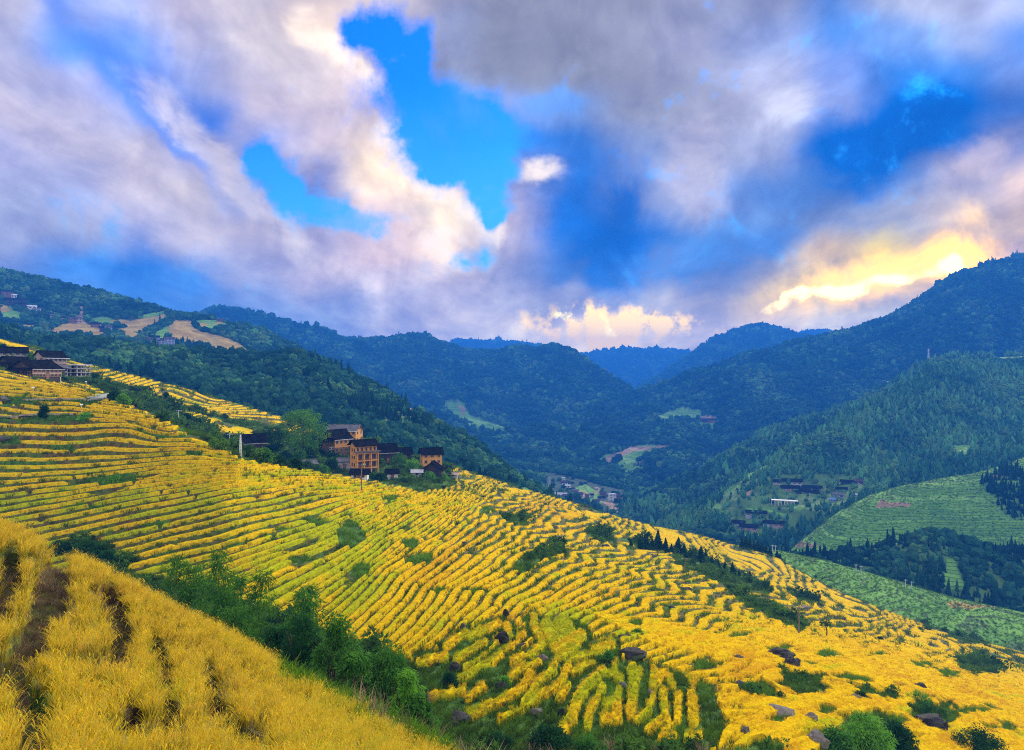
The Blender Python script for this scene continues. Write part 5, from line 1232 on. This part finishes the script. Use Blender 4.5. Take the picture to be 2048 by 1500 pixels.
def bush(px, top, base, wpx, d, lb, seed, mat, leaf=.24, lumps=30, per=170, zb=None, grp='leafy bushes below the near knoll', asp=.3, droop=.8):
    q = P(px, top, d); zb = (P(px, base, d)[2] if zb is None else zb); h = q[2] - zb; w = wpx * d / F
    t = thing('bush', lb, 'bush', (q[0], q[1], zb), 0, grp)
    r0 = random.Random(seed); b = MB()
    for i in range(7):
        a = i * .9 + r0.random(); L = w * .38
        b.tube([(0,0,-1.5),(math.cos(a)*L*.4, math.sin(a)*L*.4, h*.45),(math.cos(a)*L, math.sin(a)*L, h*.8)], [.07,.05,.015], 5)
    b.obj('stem', M_bark, t)
    c, r = crown_lumps(seed, lumps, w, h * .93, h*.04, 'bush')
    crown_obj('foliage', leafcloud(c, r, per, leaf, seed, droop, asp), mat, t)
for (px, tp, ba, w, d, lb, m) in [
 (610,1225,1420,100,42,'dark leafy bush under the right end of the bamboo',M_leaf_dark),(672,1238,1430,104,40,'tall drooping green bush behind the rim of the near knoll',M_leaf_mid),(712,1300,1470,90,39,'green bush filling the gap after the tall drooping one',M_leaf_mid),
 (775,1298,1480,110,41,'broad fresh green bush beside the small paddies',M_leaf_mid),(812,1345,1500,80,38,'bright bush sprawling down the rim of the near knoll',M_leaf_bright),(560,1250,1400,90,44,'deep green bush in the shade of the bamboo',M_leaf_dark),(842,1392,1500,60,37,'lowest small bush at the end of the bushy row',M_leaf_mid)]:
    bush(px, tp, ba, w, d, lb, int(px), m)
def bbush(px, py, w, h, lb, m, leaf=.22, lumps=24, per=120):
    p, k = vk(px, py); big = w > 65 and py > 1400; bush(px, py - h, py + 6, w, p[1], lb, int(px*3), m, .36 if big else leaf, 34 if big else lumps, 120 if big else per, grp='bushes scattered over the golden slope')
for (px, py, w, h, lb, m) in [(1728,1500,110,66,'big fresh green bush at the lower right edge',M_leaf_bright),(1672,1498,70,40,'mid green bush left of the big fresh green one',M_leaf_mid),(1790,1500,70,50,'dark bush behind the big fresh green one',M_leaf_dark),
 (1955,1510,110,50,'dark leafy bush in the bottom right corner',M_leaf_dark),(1862,1440,62,30,'dense bush covering the top of the large right boulder',M_leaf_dark),(1840,1410,50,26,'bright bush left above the covered boulder',M_leaf_bright),(1761,1282,13,9,'small round dark bush alone on the bare golden slope',M_leaf_dark),
 (1500,1384,34,18,'green bush growing beside the split grey rock',M_leaf_mid),(1215,1328,44,22,'green bush above the big slab rock of the hollow',M_leaf_mid),(1275,1275,26,16,'round bush on the terrace above the slab rock',M_leaf_mid),
 (1960,1335,60,22,'low dark bush in the green hollow at the right edge',M_leaf_dark),(1010,1372,30,18,'bright little bush among the small paddies',M_leaf_bright),(900,1375,46,26,'dark scrubby bush left of the small paddies',M_leaf_dark),(1100,1490,70,34,'greyish green scrub at the bottom of the hollow',M_leaf_dark),
 (1180,1505,60,30,'mid green scrub at the bottom centre',M_leaf_mid),(1000,1500,60,34,'dark green scrub beside the round grey boulder',M_leaf_dark),(230,965,40,10,'low bright bush on the grassy terrace at the left',M_leaf_bright),(170,1110,60,26,'dark bush in the green gully at the left',M_leaf_dark),(215,1128,50,22,'second dark bush lower in the left gully',M_leaf_dark),(120,1105,46,20,'dark bush at the upper end of the left gully',M_leaf_dark)]:
    bbush(px, py, w, h, lb, m, leaf=.2 if py > 1250 else .34)
# slender palm like tree on the golden slope
p, k = vk(1653, 1276); t = thing('slender_tree', 'slender leaning trunk with one green tuft, right of the wooden pole', 'tree', p, 0)
MB().tube([(0,0,-.5),(.1,0,14*k),(-.25,0,31*k)], [.16,.13,.09], 6).obj('trunk', M_bark, t)
V, Fc = leafcloud([(-.25,0,32*k),(-.9,0,31*k),(.4,.2,31*k)], [.8,.6,.6], 60, .7, 3, .7, .25); crown_obj('crown', (V, Fc), M_leaf_dark, t)

# ------------------------------------------------------------------ boulders
def boulder(px, py, wpx, hpx, lb, mat, seed, dp=.8, tilt=0.0):
    p, k = vk(px, py); V, Fc = ico(4); r0 = np.random.default_rng(seed)
    V = V * (1 + .24 * n3(V, 1.1, seed) + .13 * n3(V, 3.0, seed + 5) + .06 * n3(V, 8, seed + 6))[:, None]
    for _ in range(7):                          # cleave flat faces
        nv = r0.normal(size=3); nv /= np.linalg.norm(nv); d = V @ nv; c = .62 + .25 * r0.random(); V = V - np.clip(d - c, 0, None)[:, None] * nv * .85
    w = wpx * k; h = hpx * k
    V = V * np.array([w / 2, w / 2 * dp, h * .62]); V[:, 2] += h * .30
    me = mesh_np('boulder', V, Fc, False); o = link('boulder', me, mat)
    o.location = p; o.rotation_euler = (0, tilt, r0.random() * .6 - .3)
    o['label'] = lb; o['category'] = 'boulder'; o['group'] = 'rocks scattered over the rice slope'
r7 = lambda a, b: (700 + a*.3418, 1100 + b*.3418)
r8 = lambda a, b: (1300 + a*.3652, 1050 + b*.3652)
BO = [(*r7(912,405),16,22,'upright black rock at the top of the small paddies',M_rock_d),(*r7(662,465),15,13,'grey rock left of the highest small paddy',M_rock),(*r7(893,545),28,28,'tall dark rock between two small paddies',M_rock_d),(*r7(1003,580),24,14,'tilted grey rock below the tall dark one',M_rock),
 (*r7(1125,650),28,16,'low pale rock at the end of a small paddy',M_rock_p),(*r7(622,715),32,20,'dark round rock at the left of the small paddies',M_rock_d),(*r7(890,815),30,16,'black rock sunk in weeds among the small paddies',M_rock_d),(*r7(650,1010),38,28,'big round grey boulder at the lower left of the hollow',M_rock),
 (*r7(1092,975),24,18,'pale cracked rock at the bottom end of the long paddy',M_rock_p),(*r7(1230,965),16,16,'small dark rock right of the pale cracked one',M_rock_d),(*r7(1650,635),58,22,'big slab rock half buried in the slope above the hollow',M_rock_d),(*r7(1595,525),34,10,'flat dark ledge just above the big slab rock',M_rock_d),
 (*r7(1600,815),26,14,'grey rock between the curved paddies',M_rock),(*r7(1758,855),16,14,'little pale rock between the upright paddies',M_rock_p),(*r7(1162,305),16,12,'grey stone at the head of the wide lime paddy',M_rock),(*r7(1965,250),28,12,'dark ledge on the golden terraces above the hollow',M_rock_d),(*r7(1872,348),24,8,'flat dark stone on the golden slope left of the grey cone',M_rock_d),
 (*r8(480,748),27,16,'grey cone shaped rock alone on the golden slope',M_rock),(*r8(700,730),60,22,'left half of the long black crevice rock',M_rock_d),(*r8(775,785),44,26,'right half of the long black crevice rock',M_rock_d),(*r8(495,895),24,18,'split grey rock right of the small paddies',M_rock),
 (*r8(1478,900),26,14,'dark rock on the slope above the covered boulder',M_rock_d),(*r8(1122,955),22,12,'pale grey rock on the lower right slope',M_rock_p),(*r8(725,1045),60,20,'long sloping pale rock near the bottom edge',M_rock_p),(*r8(885,1085),38,22,'second sloping pale rock beside the long one',M_rock_p),
 (*r8(910,1210),50,30,'large pale rock at the bottom edge left of the fresh green bush',M_rock_p),(*r8(515,1145),24,16,'brownish rock in the weeds at the bottom',M_rock),(*r8(1530,1110),60,34,'large bush covered boulder on the right',M_rock_d),(*r8(365,573),16,4,'thin flat stone on the smooth golden slope',M_rock),
 (*r8(805,606),12,4,'pale flat stone at the foot of the wooden pole',M_rock_p),(*r8(445,440),16,6,'pale stone on the terraces below the fir row',M_rock_p),(*r8(850,458),22,6,'long pale ledge right above the wooden pole',M_rock_p),(*r8(1065,583),10,5,'small dark stone below the slender tree',M_rock_d),
 (928,1090,16,10,'dark blue grey rock on the middle terraces',M_rock),(957,1092,14,8,'twin of the blue grey rock a few steps right',M_rock_d),(1212,1096,20,9,'dark rock under the first firs',M_rock_d),(1306,1114,14,6,'grey stone below the tallest spire fir',M_rock),(1112,1060,16,9,'brown rock with weeds on the far terraces',M_rock),
 (538,990,7,6,'tiny white stone on the left terraces',M_rock_p),(728,1012,9,4,'white flat stone on the terraces below the village',M_rock_p),(540,1052,6,4,'pale pebble like stone on the left middle terraces',M_rock_p),(5,805,34,14,'reddish grey rock at the left edge by the path',M_rock),(8,882,30,12,'grey rock outcrop low at the left edge',M_rock),(118,803,12,8,'grey rock beside the thin pale path',M_rock)]
for i, (px, py, w, h, lb, m) in enumerate(BO): boulder(px, py, w, h, lb, m, 300 + i, tilt=.15 * math.sin(i * 2.2))
# stones in the dry gap of the near knoll
for i, (px, py, w, h, lb) in enumerate([(322,1362,14,22,'upright pale stone in the dry gap of the near rice'),(338,1372,20,9,'flat pale stone beside the upright one in the near rice'),(420,1368,22,8,'buff stone in the next dry gap of the near rice')]):
    p = L_A.hit(px, py); k = K(p); V, Fc = ico(3); V = V * (1 + .2 * n3(V, 1.3, i + 70))[:, None] * np.array([w*k/2, w*k/2.4, h*k*.6]); V[:, 2] += h*k*.3
    o = link('stone', mesh_np('stone', V, Fc, False), M_rock_p); o.location = p; o['label'] = lb; o['category'] = 'stone'; o['group'] = 'stones in the near rice'

# ------------------------------------------------------------------ poles, lamps and pylons
def pole(label, land, px, py, hpx, mat=M_pole_w, arms=1, r=.13, name='utility_pole', group='utility poles on the rice slope', wires=None):
    p = land.hit(px, py); h = hpx * K(p); t = thing(name, label, 'pole', p, aim(p, 15), group)
    MB().tube([(0,0,-.8),(0,0,h*.5),(0,0,h)], [r*1.2, r, r*.75], 8).obj('pole', mat, t)
    for i in range(arms):
        z = h - .3 - .9 * i; b = MB(); b.box(-.95, .95, -.14 - r, -r + .02, z - .06, z + .06); ca = b.obj('crossarm', M_steel if mat is not M_pole_w else M_pole_w, t)
        for x in (-.85, 0.35, .85):
            MB().tube([(x, -.1 - r, z + .06), (x, -.1 - r, z + .26)], [.05, .035], 6).obj('insulator', M_white, ca)
    return t, p, h
pole('wooden pole alone on the smooth golden slope at right', L_B, 1598, 1272, 60)
pole('wooden pole with a crossarm at the rim below the veranda house', L_B, 723, 985, 58)
pole('concrete pole in front of the brown gabled house', L_B, 663, 915, 22, M_pole_c, 2)
pole('thin pole left of the white lattice mast', L_B, 459, 893, 26, M_pole_c)
pole('pole beside the slim dark tree at the upper golden strip', L_B, 325, 812, 30, M_pole_w)
pole('pole at the left of the slim dark tree', L_B, 303, 806, 20, M_pole_c)
pole('pale pole standing among the bushes of the green band', L_B, 357, 846, 26, M_pole_c)
pole('short wooden pole on the waste slope below the firs', L_B, 1370, 1150, 34, M_pole_w)
pole('thin pole on the far golden terraces near the crest', L_B, 1076, 1000, 12, M_pole_w, r=.1)
pole('pale pole by the corner of the pinkish fronted house', L_B, 121, 766, 12, M_pole_c, 0)
def lattice(label, land, px, py, hpx, wide=.16, arms=2, mat=None, name='lattice_pylon', cat='pylon', group=None, p=None):
    p = p or land.hit(px, py); h = hpx * K(p); t = thing(name, label, cat, p, aim(p, 20), group); b = MB(); w0 = h * wide / 2; w1 = w0 * .28; rr = max(.05, h * .006)
    cor = [(-1,-1),(1,-1),(1,1),(-1,1)]; n = 7
    for (sx_, sy_) in cor: b.tube([(sx_*w0, sy_*w0, -1), (sx_*w1, sy_*w1, h)], [rr*1.4, rr], 4)
    for i in range(n):
        za, zb = h*i/n, h*(i+1)/n; wa = w0 + (w1 - w0)*i/n; wb = w0 + (w1 - w0)*(i+1)/n
        for q in range(4):
            c0, c1 = cor[q], cor[(q+1) % 4]
            b.tube([(c0[0]*wa, c0[1]*wa, za), (c1[0]*wb, c1[1]*wb, zb)], [rr*.7, rr*.7], 3); b.tube([(c1[0]*wa, c1[1]*wa, za), (c0[0]*wb, c0[1]*wb, zb)], [rr*.7, rr*.7], 3)
    b.obj('tower', mat or M_steel, t)
    for i in range(arms):
        z = h*(.98 - .14*i); a = MB(); L = h*.17; a.tube([(-L,0,z),(0,0,z+.02*h),(L,0,z)], [rr*.6, rr*1.6, rr*.6], 4); a.obj('crossarm', mat or M_steel, t)
lattice('white lattice mast beside the dark old house', L_B, 481, 913, 44, .10, 0, M_white, 'lattice_mast', 'mast')
lattice('steel pylon standing in the valley by the hamlet', L_W, 1099, 982, 28, .2, 3)
lattice('tall thin pylon on the hilltop at the upper right', L_I, 1857, 724, 26, .12, 2, M_white)
lattice('slim pylon inside the right hamlet', L_J, 1619, 1000, 14, .14, 1)
G_P = 'paired poles of the power line over the green slope'
for (a, b_, h, lb) in [(1545,1105,15,'left post of the power line pair nearest the fir clump'),(1551,1106,15,'right post of the power line pair nearest the fir clump'),(1712,1146,17,'left post of the middle power line pair'),(1722,1149,17,'right post of the middle power line pair'),(1811,1176,17,'left post of the lowest power line pair'),(1823,1180,17,'right post of the lowest power line pair')]:
    pole(lb, L_G2, a, b_, h, M_steel, 1, .22, 'power_line_post', G_P)
def lamp(label, px, py, hpx):
    p, k = vk(px, py); h = hpx*k; t = thing('street_lamp', label, 'lamp', p, aim(p, 10), 'yellow lamps along the paths')
    MB().tube([(0,0,-.5),(0,0,h)], [.12,.09], 6).obj('pole', M_yel, t)
    b = MB(); b.poly([(-.3,-.2,h-.05),(.3,-.2,h-.05),(.3,.22,h+.15),(-.3,.22,h+.15),(-.3,-.2,h+.03),(.3,-.2,h+.03),(.3,.22,h+.23),(-.3,.22,h+.23)], [(0,3,2,1),(4,5,6,7),(0,1,5,4),(1,2,6,5),(2,3,7,6),(3,0,4,7)]); b.obj('solar_panel', M_pole_c, t)
    b = MB(); b.box(-.08,.08,-1.0,0,h-.75,h-.62); b.box(-.2,.2,-1.2,-.7,h-.8,h-.68); b.obj('lamp_head', M_yel, t)
lamp('yellow lamp post near the unfinished concrete frame', 172, 782, 18); lamp('yellow lamp post over the thin pale path at the left', 66, 800, 24); lamp('yellow lamp post by the bright bush at the left', 163, 832, 22)
BST = 0.42
# ------------------------------------------------------------------ haze, sky, sun, camera
SUN_EL, SUN_AZ = math.radians(24), math.radians(34)
hz = MB(); hz.box(-6000, 6000, -150, 6900, -641.5, 352)
hm, t = newmat('haze_air')
pv = t.node('ShaderNodeVolumePrincipled', {'Color': (0.03, 0.25, 1.0, 1), 'Density': 0.00027, 'Anisotropy': 0.0})
t.l.new(pv.outputs[0], t.node('ShaderNodeOutputMaterial').inputs['Volume'])
hz.obj('haze', hm, kind='stuff', label='blue evening haze filling the valley')

W = bpy.data.worlds.new('World'); SC.world = W; W.use_nodes = True
W.node_tree.nodes.clear(); t = NT(W.node_tree)
def lin(c): return tuple(((v/255)/12.92 if v/255 <= .04045 else ((v/255+.055)/1.055)**2.4) for v in c)
gen = t.node('ShaderNodeTexCoord').outputs['Generated']
sep = t.node('ShaderNodeSeparateXYZ', {0: gen}); dx, dy, dz = sep.outputs
yy = t.m('MAXIMUM', dy, 0.2)
# cloud-deck coordinates: streaks run to the horizon
dzp = t.m('ADD', t.m('MAXIMUM', dz, 0.0), 0.16)
deck = t.node('ShaderNodeCombineXYZ', {0: t.m('DIVIDE', dx, dzp), 1: t.m('MULTIPLY', t.m('DIVIDE', dy, dzp), 0.42), 2: 0.0}).outputs[0]
n_big = t.noise(deck, 0.9, 4, 0.55)
n_mid = t.noise(deck, 2.4, 6, 0.56, dist=0.3)
dsh = t.node('ShaderNodeVectorMath', {0: deck, 1: (0.09, 0.05, 0.0)}, operation='ADD').outputs[0]
n_mid2 = t.noise(dsh, 2.4, 6, 0.56, dist=0.3)
gsh = t.node('ShaderNodeVectorMath', {0: gen, 1: (0.014, 0.0, 0.012)}, operation='ADD').outputs[0]
n_fine2 = t.noise(gsh, 11.0, 7, 0.56, dist=0.5)
n_fine = t.noise(gen, 11.0, 7, 0.56, dist=0.5)
n_crisp = t.noise(gen, 34.0, 5, 0.6)
wv = t.node('ShaderNodeTexNoise', {'Scale': 5.0, 'Detail': 6.0, 'Roughness': 0.55}); t.l.new(gen, wv.inputs['Vector'])
wsep = t.node('ShaderNodeSeparateXYZ', {0: wv.outputs['Color']})
wu = t.m("MULTIPLY", t.m("SUBTRACT", wsep.outputs[0], 0.5), 0.16)
wvv = t.m("MULTIPLY", t.m("SUBTRACT", wsep.outputs[1], 0.5), 0.13)
sx = t.m('ADD', t.m('DIVIDE', dx, yy), wu); sz = t.m('ADD', t.m('DIVIDE', dz, yy), wvv)
u = t.m('MULTIPLY_ADD', sx, F / 2048, 0.5, clamp=True)
SKY_ROWS = {   # height on the survey grid -> cloud colours every 128 steps of bearing
 -250: [(190,185,205)]*8 + [(165,165,180)]*9,
 0:   [(190,185,205),(150,165,222),(166,172,214),(195,185,203),(214,204,210),(232,212,205),(210,200,208),(158,156,174),(132,132,146),(140,140,155),(150,150,166),(156,157,180),(160,164,192),(118,148,212),(170,176,206),(178,182,212),(172,180,226)],
 75:  [(176,176,206),(124,156,234),(130,156,230),(184,180,205),(206,196,205),(252,230,212),(205,195,208),(150,154,182),(134,134,148),(148,148,163),(160,160,176),(170,170,194),(160,172,216),(112,150,222),(132,160,220),(160,172,214),(120,150,222)],
 150: [(176,172,198),(168,168,206),(118,146,226),(160,164,206),(196,187,202),(228,208,206),(190,180,200),(140,142,165),(140,140,154),(152,152,166),(164,163,178),(172,172,192),(190,192,222),(140,160,224),(86,130,208),(100,140,214),(128,150,212)],
 225: [(186,180,202),(180,174,198),(160,164,208),(106,138,222),(196,184,198),(208,192,202),(176,168,192),(120,160,226),(150,165,215),(150,165,205),(156,156,172),(164,163,182),(182,182,208),(150,162,214),(56,110,196),(60,112,198),(96,128,200)],
 300: [(184,180,212),(182,176,198),(190,180,194),(176,172,204),(150,160,216),(208,192,200),(236,214,196),(110,150,222),(90,140,224),(90,130,205),(140,150,188),(166,166,190),(160,164,196),(70,118,202),(48,104,192),(70,116,196),(140,146,190)],
 375: [(176,176,204),(172,172,206),(194,182,190),(196,184,190),(128,146,206),(136,140,190),(246,222,196),(250,225,205),(150,150,190),(80,124,206),(158,162,192),(136,148,194),(110,138,198),(106,134,192),(110,132,186),(168,160,178),(222,196,186)],
 450: [(158,158,184),(164,162,186),(150,156,202),(190,178,190),(198,184,194),(176,166,188),(214,190,194),(255,236,208),(190,176,190),(72,116,200),(80,120,198),(106,136,196),(122,142,188),(140,148,178),(160,158,172),(212,190,172),(226,196,160)],
 525: [(140,146,184),(96,134,208),(80,124,206),(116,140,200),(168,164,192),(196,178,190),(218,192,190),(252,224,200),(156,150,174),(98,124,186),(130,142,182),(150,150,176),(160,158,170),(222,190,130),(255,226,90),(196,172,160),(190,160,160)],
 600: [(120,140,196),(110,136,200),(92,126,196),(96,126,192),(124,136,184),(156,154,184),(182,170,188),(192,178,190),(182,170,182),(190,176,178),(180,172,182),(196,178,166),(250,216,130),(255,224,110),(200,190,176),(180,160,170),(170,150,170)],
 665: [(120,135,185),(110,130,180),(110,130,180),(112,130,180),(120,134,176),(158,152,176),(190,174,182),(200,182,186),(214,196,196),(240,214,196),(226,204,190),(232,206,184),(214,196,190),(216,200,190),(200,185,190),(180,165,180),(180,165,180)],
 730: [(150,150,185)]*4+[(170,160,180)]*2+[(206,188,190)]*3+[(210,192,196)]*4+[(200,185,190)]*4,
}
def ramp(cols):
    n = t.node('ShaderNodeValToRGB', {0: u}); r = n.color_ramp; r.interpolation = 'CARDINAL' if False else 'EASE'
    while len(r.elements) < len(cols): r.elements.new(0.5)
    for i, c in enumerate(cols): r.elements[i].position = i / (len(cols) - 1)
    for i, c in enumerate(cols): r.elements[i].color = (*lin(c), 1)
    return n.outputs[0]
ys = sorted(SKY_ROWS)
cloud = ramp(SKY_ROWS[ys[0]])
for a, b in zip(ys[:-1], ys[1:]):
    za, zb = (750 - a) / F, (750 - b) / F
    cloud = t.mix(t.smooth(sz, za, zb), cloud, ramp(SKY_ROWS[b]))
bands = [(255,175,300,42,-.86,(104,140,232),.95),(455,345,330,46,-.74,(212,200,206),.75),(160,330,330,55,-.62,(196,184,198),.6),(300,545,190,26,-.1,(92,130,206),.8),(560,110,150,70,-.9,(222,210,212),.7),
  (1235,455,95,150,0.1,(60,102,184),.92),(1430,500,190,60,.22,(92,126,194),.85),(1770,285,210,95,.62,(50,98,182),.92),(1390,320,80,95,.15,(176,170,190),.8),(1570,210,70,50,.2,(206,206,228),.8),(1150,120,250,100,-.15,(130,130,144),.85),(1130,225,110,40,.1,(120,162,236),.75),
  (1960,330,120,40,.5,(206,186,190),.6),(1150,585,150,40,0,(160,156,178),.7),(860,570,190,40,-.1,(196,182,196),.6)]
def band_mix(base):
    for (px, py, ra, rb, rot, colr, amt) in bands:
        w = t.smooth(t.m('MULTIPLY', blob(px, py, ra, rb, rot), t.m('MULTIPLY_ADD', t.smooth(n_fine, .3, .7), .9, .55)), .22, .95)
        base = t.mix(t.m('MULTIPLY', w, amt), base, lin(colr))
    return base
def blob(px, py, rx, ry, rot=0.0):
    c, s_ = math.cos(rot), math.sin(rot)
    ax = t.m('SUBTRACT', sx, (px - 1024) / F); az = t.m('SUBTRACT', sz, (750 - py) / F)
    if rot:
        bx = t.m('ADD', t.m('MULTIPLY', ax, c), t.m('MULTIPLY', az, s_)); bz = t.m('SUBTRACT', t.m('MULTIPLY', az, c), t.m('MULTIPLY', ax, s_)); ax, az = bx, bz
    q = t.m('ADD', t.m('POWER', t.m('ABSOLUTE', t.m('DIVIDE', ax, rx / F)), 2.0), t.m('POWER', t.m('ABSOLUTE', t.m('DIVIDE', az, ry / F)), 2.0))
    return t.m('EXPONENT', t.m('MULTIPLY', q, -1.0))
cloud = band_mix(cloud)
# texture in the clouds
tex = t.m('MULTIPLY', t.m('MULTIPLY_ADD', t.smooth(n_mid, .25, .75), 0.36, 0.87), t.m('MULTIPLY_ADD', t.smooth(n_fine, .28, .72), t.m('MULTIPLY_ADD', t.smooth(dz, .22, .04), .30, .26), t.m('MULTIPLY_ADD', t.smooth(dz, .22, .04), -.13, .89)))
relief = t.m('ADD', t.m('MULTIPLY', t.m('SUBTRACT', n_mid, n_mid2), 0.75), t.m('MULTIPLY', t.m('SUBTRACT', n_fine, n_fine2), 0.55))
tex = t.m('MULTIPLY', tex, t.m('ADD', 1.0, t.m('MINIMUM', t.m('MAXIMUM', relief, -0.3), 0.4)))
cloud = t.mix(1.0, cloud, t.node('ShaderNodeCombineXYZ', {0: tex, 1: tex, 2: t.m('POWER', tex, 0.8)}).outputs[0], 'MULTIPLY')
cloud = t.node('ShaderNodeGamma', {0: t.node('ShaderNodeHueSaturation', {'Saturation': 1.10, 'Value': 1.05, 'Color': cloud}).outputs[0], 1: 1.08}).outputs[0]
def union(bl, gain=1.0):
    s = bl[0]
    for b in bl[1:]: s = t.m('ADD', s, b)
    return s
# clear blue windows (the Sky Texture shows through them)
wins = [(690,85,48,62,0),(765,70,55,60,0),(770,175,58,75,0),(835,125,36,90,0),(840,260,70,80,0),(900,330,70,70,0),(965,390,60,60,0),(985,290,60,60,0),(940,240,55,50,0),(990,440,30,30,0),
        (545,340,80,34,-.6),(610,395,100,36,-.5),(700,440,100,26,-.25),(505,320,40,22,-.6)]
msk = t.m('ADD', union([blob(*w) for w in wins]), t.m('MULTIPLY', blob(970,522,50,26,.2), 0.6))
edge_n = t.m('ADD', t.m('MULTIPLY', t.m('SUBTRACT', n_fine, 0.5), 2.6), t.m('MULTIPLY', t.m('SUBTRACT', n_crisp, 0.5), 1.2))
clear = t.m('MULTIPLY', t.smooth(t.m('ADD', msk, edge_n), 0.22, 1.15), t.m('MULTIPLY_ADD', t.smooth(n_mid, .48, .72), -0.45, 1.0))
skyt = t.node('ShaderNodeTexSky', sky_type='NISHITA'); skyt.sun_disc = False; skyt.sun_elevation = SUN_EL; skyt.sun_rotation = SUN_AZ; skyt.air_density = 1.3; skyt.ozone_density = 3.0
blue = t.mix(1.0, t.mix(1.0, skyt.outputs[0], (0.10, 0.10, 0.10), 'MULTIPLY'), (0.03, 0.62, 2.1), 'MULTIPLY')
blue = t.mix(t.m('MULTIPLY', t.smooth(sz, 0.40, 0.16), 0.6), blue, (0.10, 0.55, 0.98))
front = t.mix(clear, cloud, blue)
path = t.m('MINIMUM', t.m('DIVIDE', 352.0, t.m('MAXIMUM', dz, 0.01)), 6900.0)
boost = t.m('MULTIPLY_ADD', t.m('SUBTRACT', t.m('EXPONENT', t.m('MULTIPLY', path, 0.00027)), 1.0), BST, 1.0)
front = t.mix(1.0, front, t.node('ShaderNodeCombineXYZ', {0: boost, 1: boost, 2: t.m('POWER', boost, 0.3)}).outputs[0], 'MULTIPLY')
# sunset glow breaking through near the ridge
hot = union([blob(1880,528,38,14,0.35),blob(1800,556,60,11,0.30),blob(1700,600,70,12,.22),blob(1600,612,70,12,.15),blob(1900,560,16,30,0),t.m('MULTIPLY', blob(1215,640,16,32,0), .7),t.m('MULTIPLY', blob(1145,622,36,14,0), .6)])
glow = union([blob(1850,540,150,46,0.30),blob(1680,596,210,42,.22),t.m('MULTIPLY', blob(1935,425,50,40,0), 0.45),blob(1890,520,60,50,0)])
glc = union([blob(1185,635,120,46,0),blob(1320,648,190,30,0.04),blob(1215,645,50,40,0)])
glcf = t.smooth(t.m('MULTIPLY', glc, t.m('MULTIPLY_ADD', t.smooth(n_crisp, .36, .64), 1.2, t.m('MULTIPLY_ADD', t.smooth(n_fine, .35, .65), .8, -.1))), 0.25, 1.2)
hotf = t.smooth(t.m('MULTIPLY', hot, t.m('MULTIPLY_ADD', t.smooth(n_crisp, .3, .7), 1.1, 0.45)), 0.22, 1.0)
glf = t.smooth(t.m('MULTIPLY', glow, t.m('MULTIPLY_ADD', t.smooth(n_fine, .3, .7), 1.3, 0.35)), 0.10, 1.45)
front = t.mix(t.m('MULTIPLY', glf, 0.85), front, (3.2, 1.7, 0.0))
front = t.mix(t.m('MULTIPLY', glcf, 0.85), front, (3.9, 2.4, 0.12))
front = t.mix(hotf, front, (5.5, 4.4, 0.9))
# bright cream edges of the clouds that face the clear window
rimb = union([blob(600,50,35,60,0),blob(655,110,40,40,-.7),blob(715,165,60,22,-.75),blob(800,300,60,40,-.6),blob(870,385,60,30,-.5),blob(950,435,70,26,-.2),blob(880,500,70,30,0),blob(1000,470,30,25,0),blob(1075,365,50,30,0)])
rf = t.smooth(t.m('MULTIPLY', rimb, t.m('MULTIPLY_ADD', t.smooth(n_fine, .3, .7), 1.0, 0.5)), 0.25, 1.1)
rf = t.m('MULTIPLY', rf, t.m('SUBTRACT', 1.0, clear))
front = t.mix(t.m('MULTIPLY', rf, 0.8), front, (1.5, 1.24, 0.92))
# unseen sky overhead and behind: broken cloud brightened to light the land
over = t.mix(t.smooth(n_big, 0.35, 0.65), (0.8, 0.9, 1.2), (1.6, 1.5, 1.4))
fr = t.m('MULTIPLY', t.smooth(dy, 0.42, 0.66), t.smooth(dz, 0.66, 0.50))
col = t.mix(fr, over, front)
col = t.mix(t.smooth(dz, -0.02, -0.12), col, (0.10, 0.12, 0.14))
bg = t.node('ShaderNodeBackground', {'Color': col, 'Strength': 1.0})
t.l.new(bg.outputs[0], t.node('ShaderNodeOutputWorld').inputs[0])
W.cycles.sampling_method = 'MANUAL'; W.cycles.sample_map_resolution = 512

sl = bpy.data.lights.new('sun', 'SUN'); sl.energy = 4.8; sl.angle = math.radians(6); sl.color = (1.0, 0.88, 0.70)
so = bpy.data.objects.new('sun', sl); COL.objects.link(so)
dirv = Vector((math.sin(SUN_AZ) * math.cos(SUN_EL), math.cos(SUN_AZ) * math.cos(SUN_EL), math.sin(SUN_EL)))
so.rotation_euler = (-dirv).to_track_quat('-Z', 'Y').to_euler()

cam = bpy.data.cameras.new('camera'); cam.sensor_width = 36; cam.lens = 36 * F / 2048
cam.clip_start = 0.1; cam.clip_end = 60000
co = bpy.data.objects.new('camera', cam); COL.objects.link(co); co.rotation_euler = (math.radians(90), 0, 0); co.location = (0, 0, 0)
SC.camera = co
SC.render.engine = 'CYCLES'
SC.view_settings.view_transform = 'Standard'; SC.view_settings.look = 'None'; SC.view_settings.exposure = 0.20; SC.view_settings.gamma = 1.0
SC.cycles.use_denoising = False; SC.cycles.filter_width = 1.1; SC.cycles.max_bounces = 4; SC.cycles.diffuse_bounces = 2; SC.cycles.transmission_bounces = 2; SC.cycles.glossy_bounces = 2; SC.cycles.transparent_max_bounces = 4
SC.cycles.volume_bounces = 0
SC.cycles.use_adaptive_sampling = True; SC.cycles.adaptive_threshold = 0.01
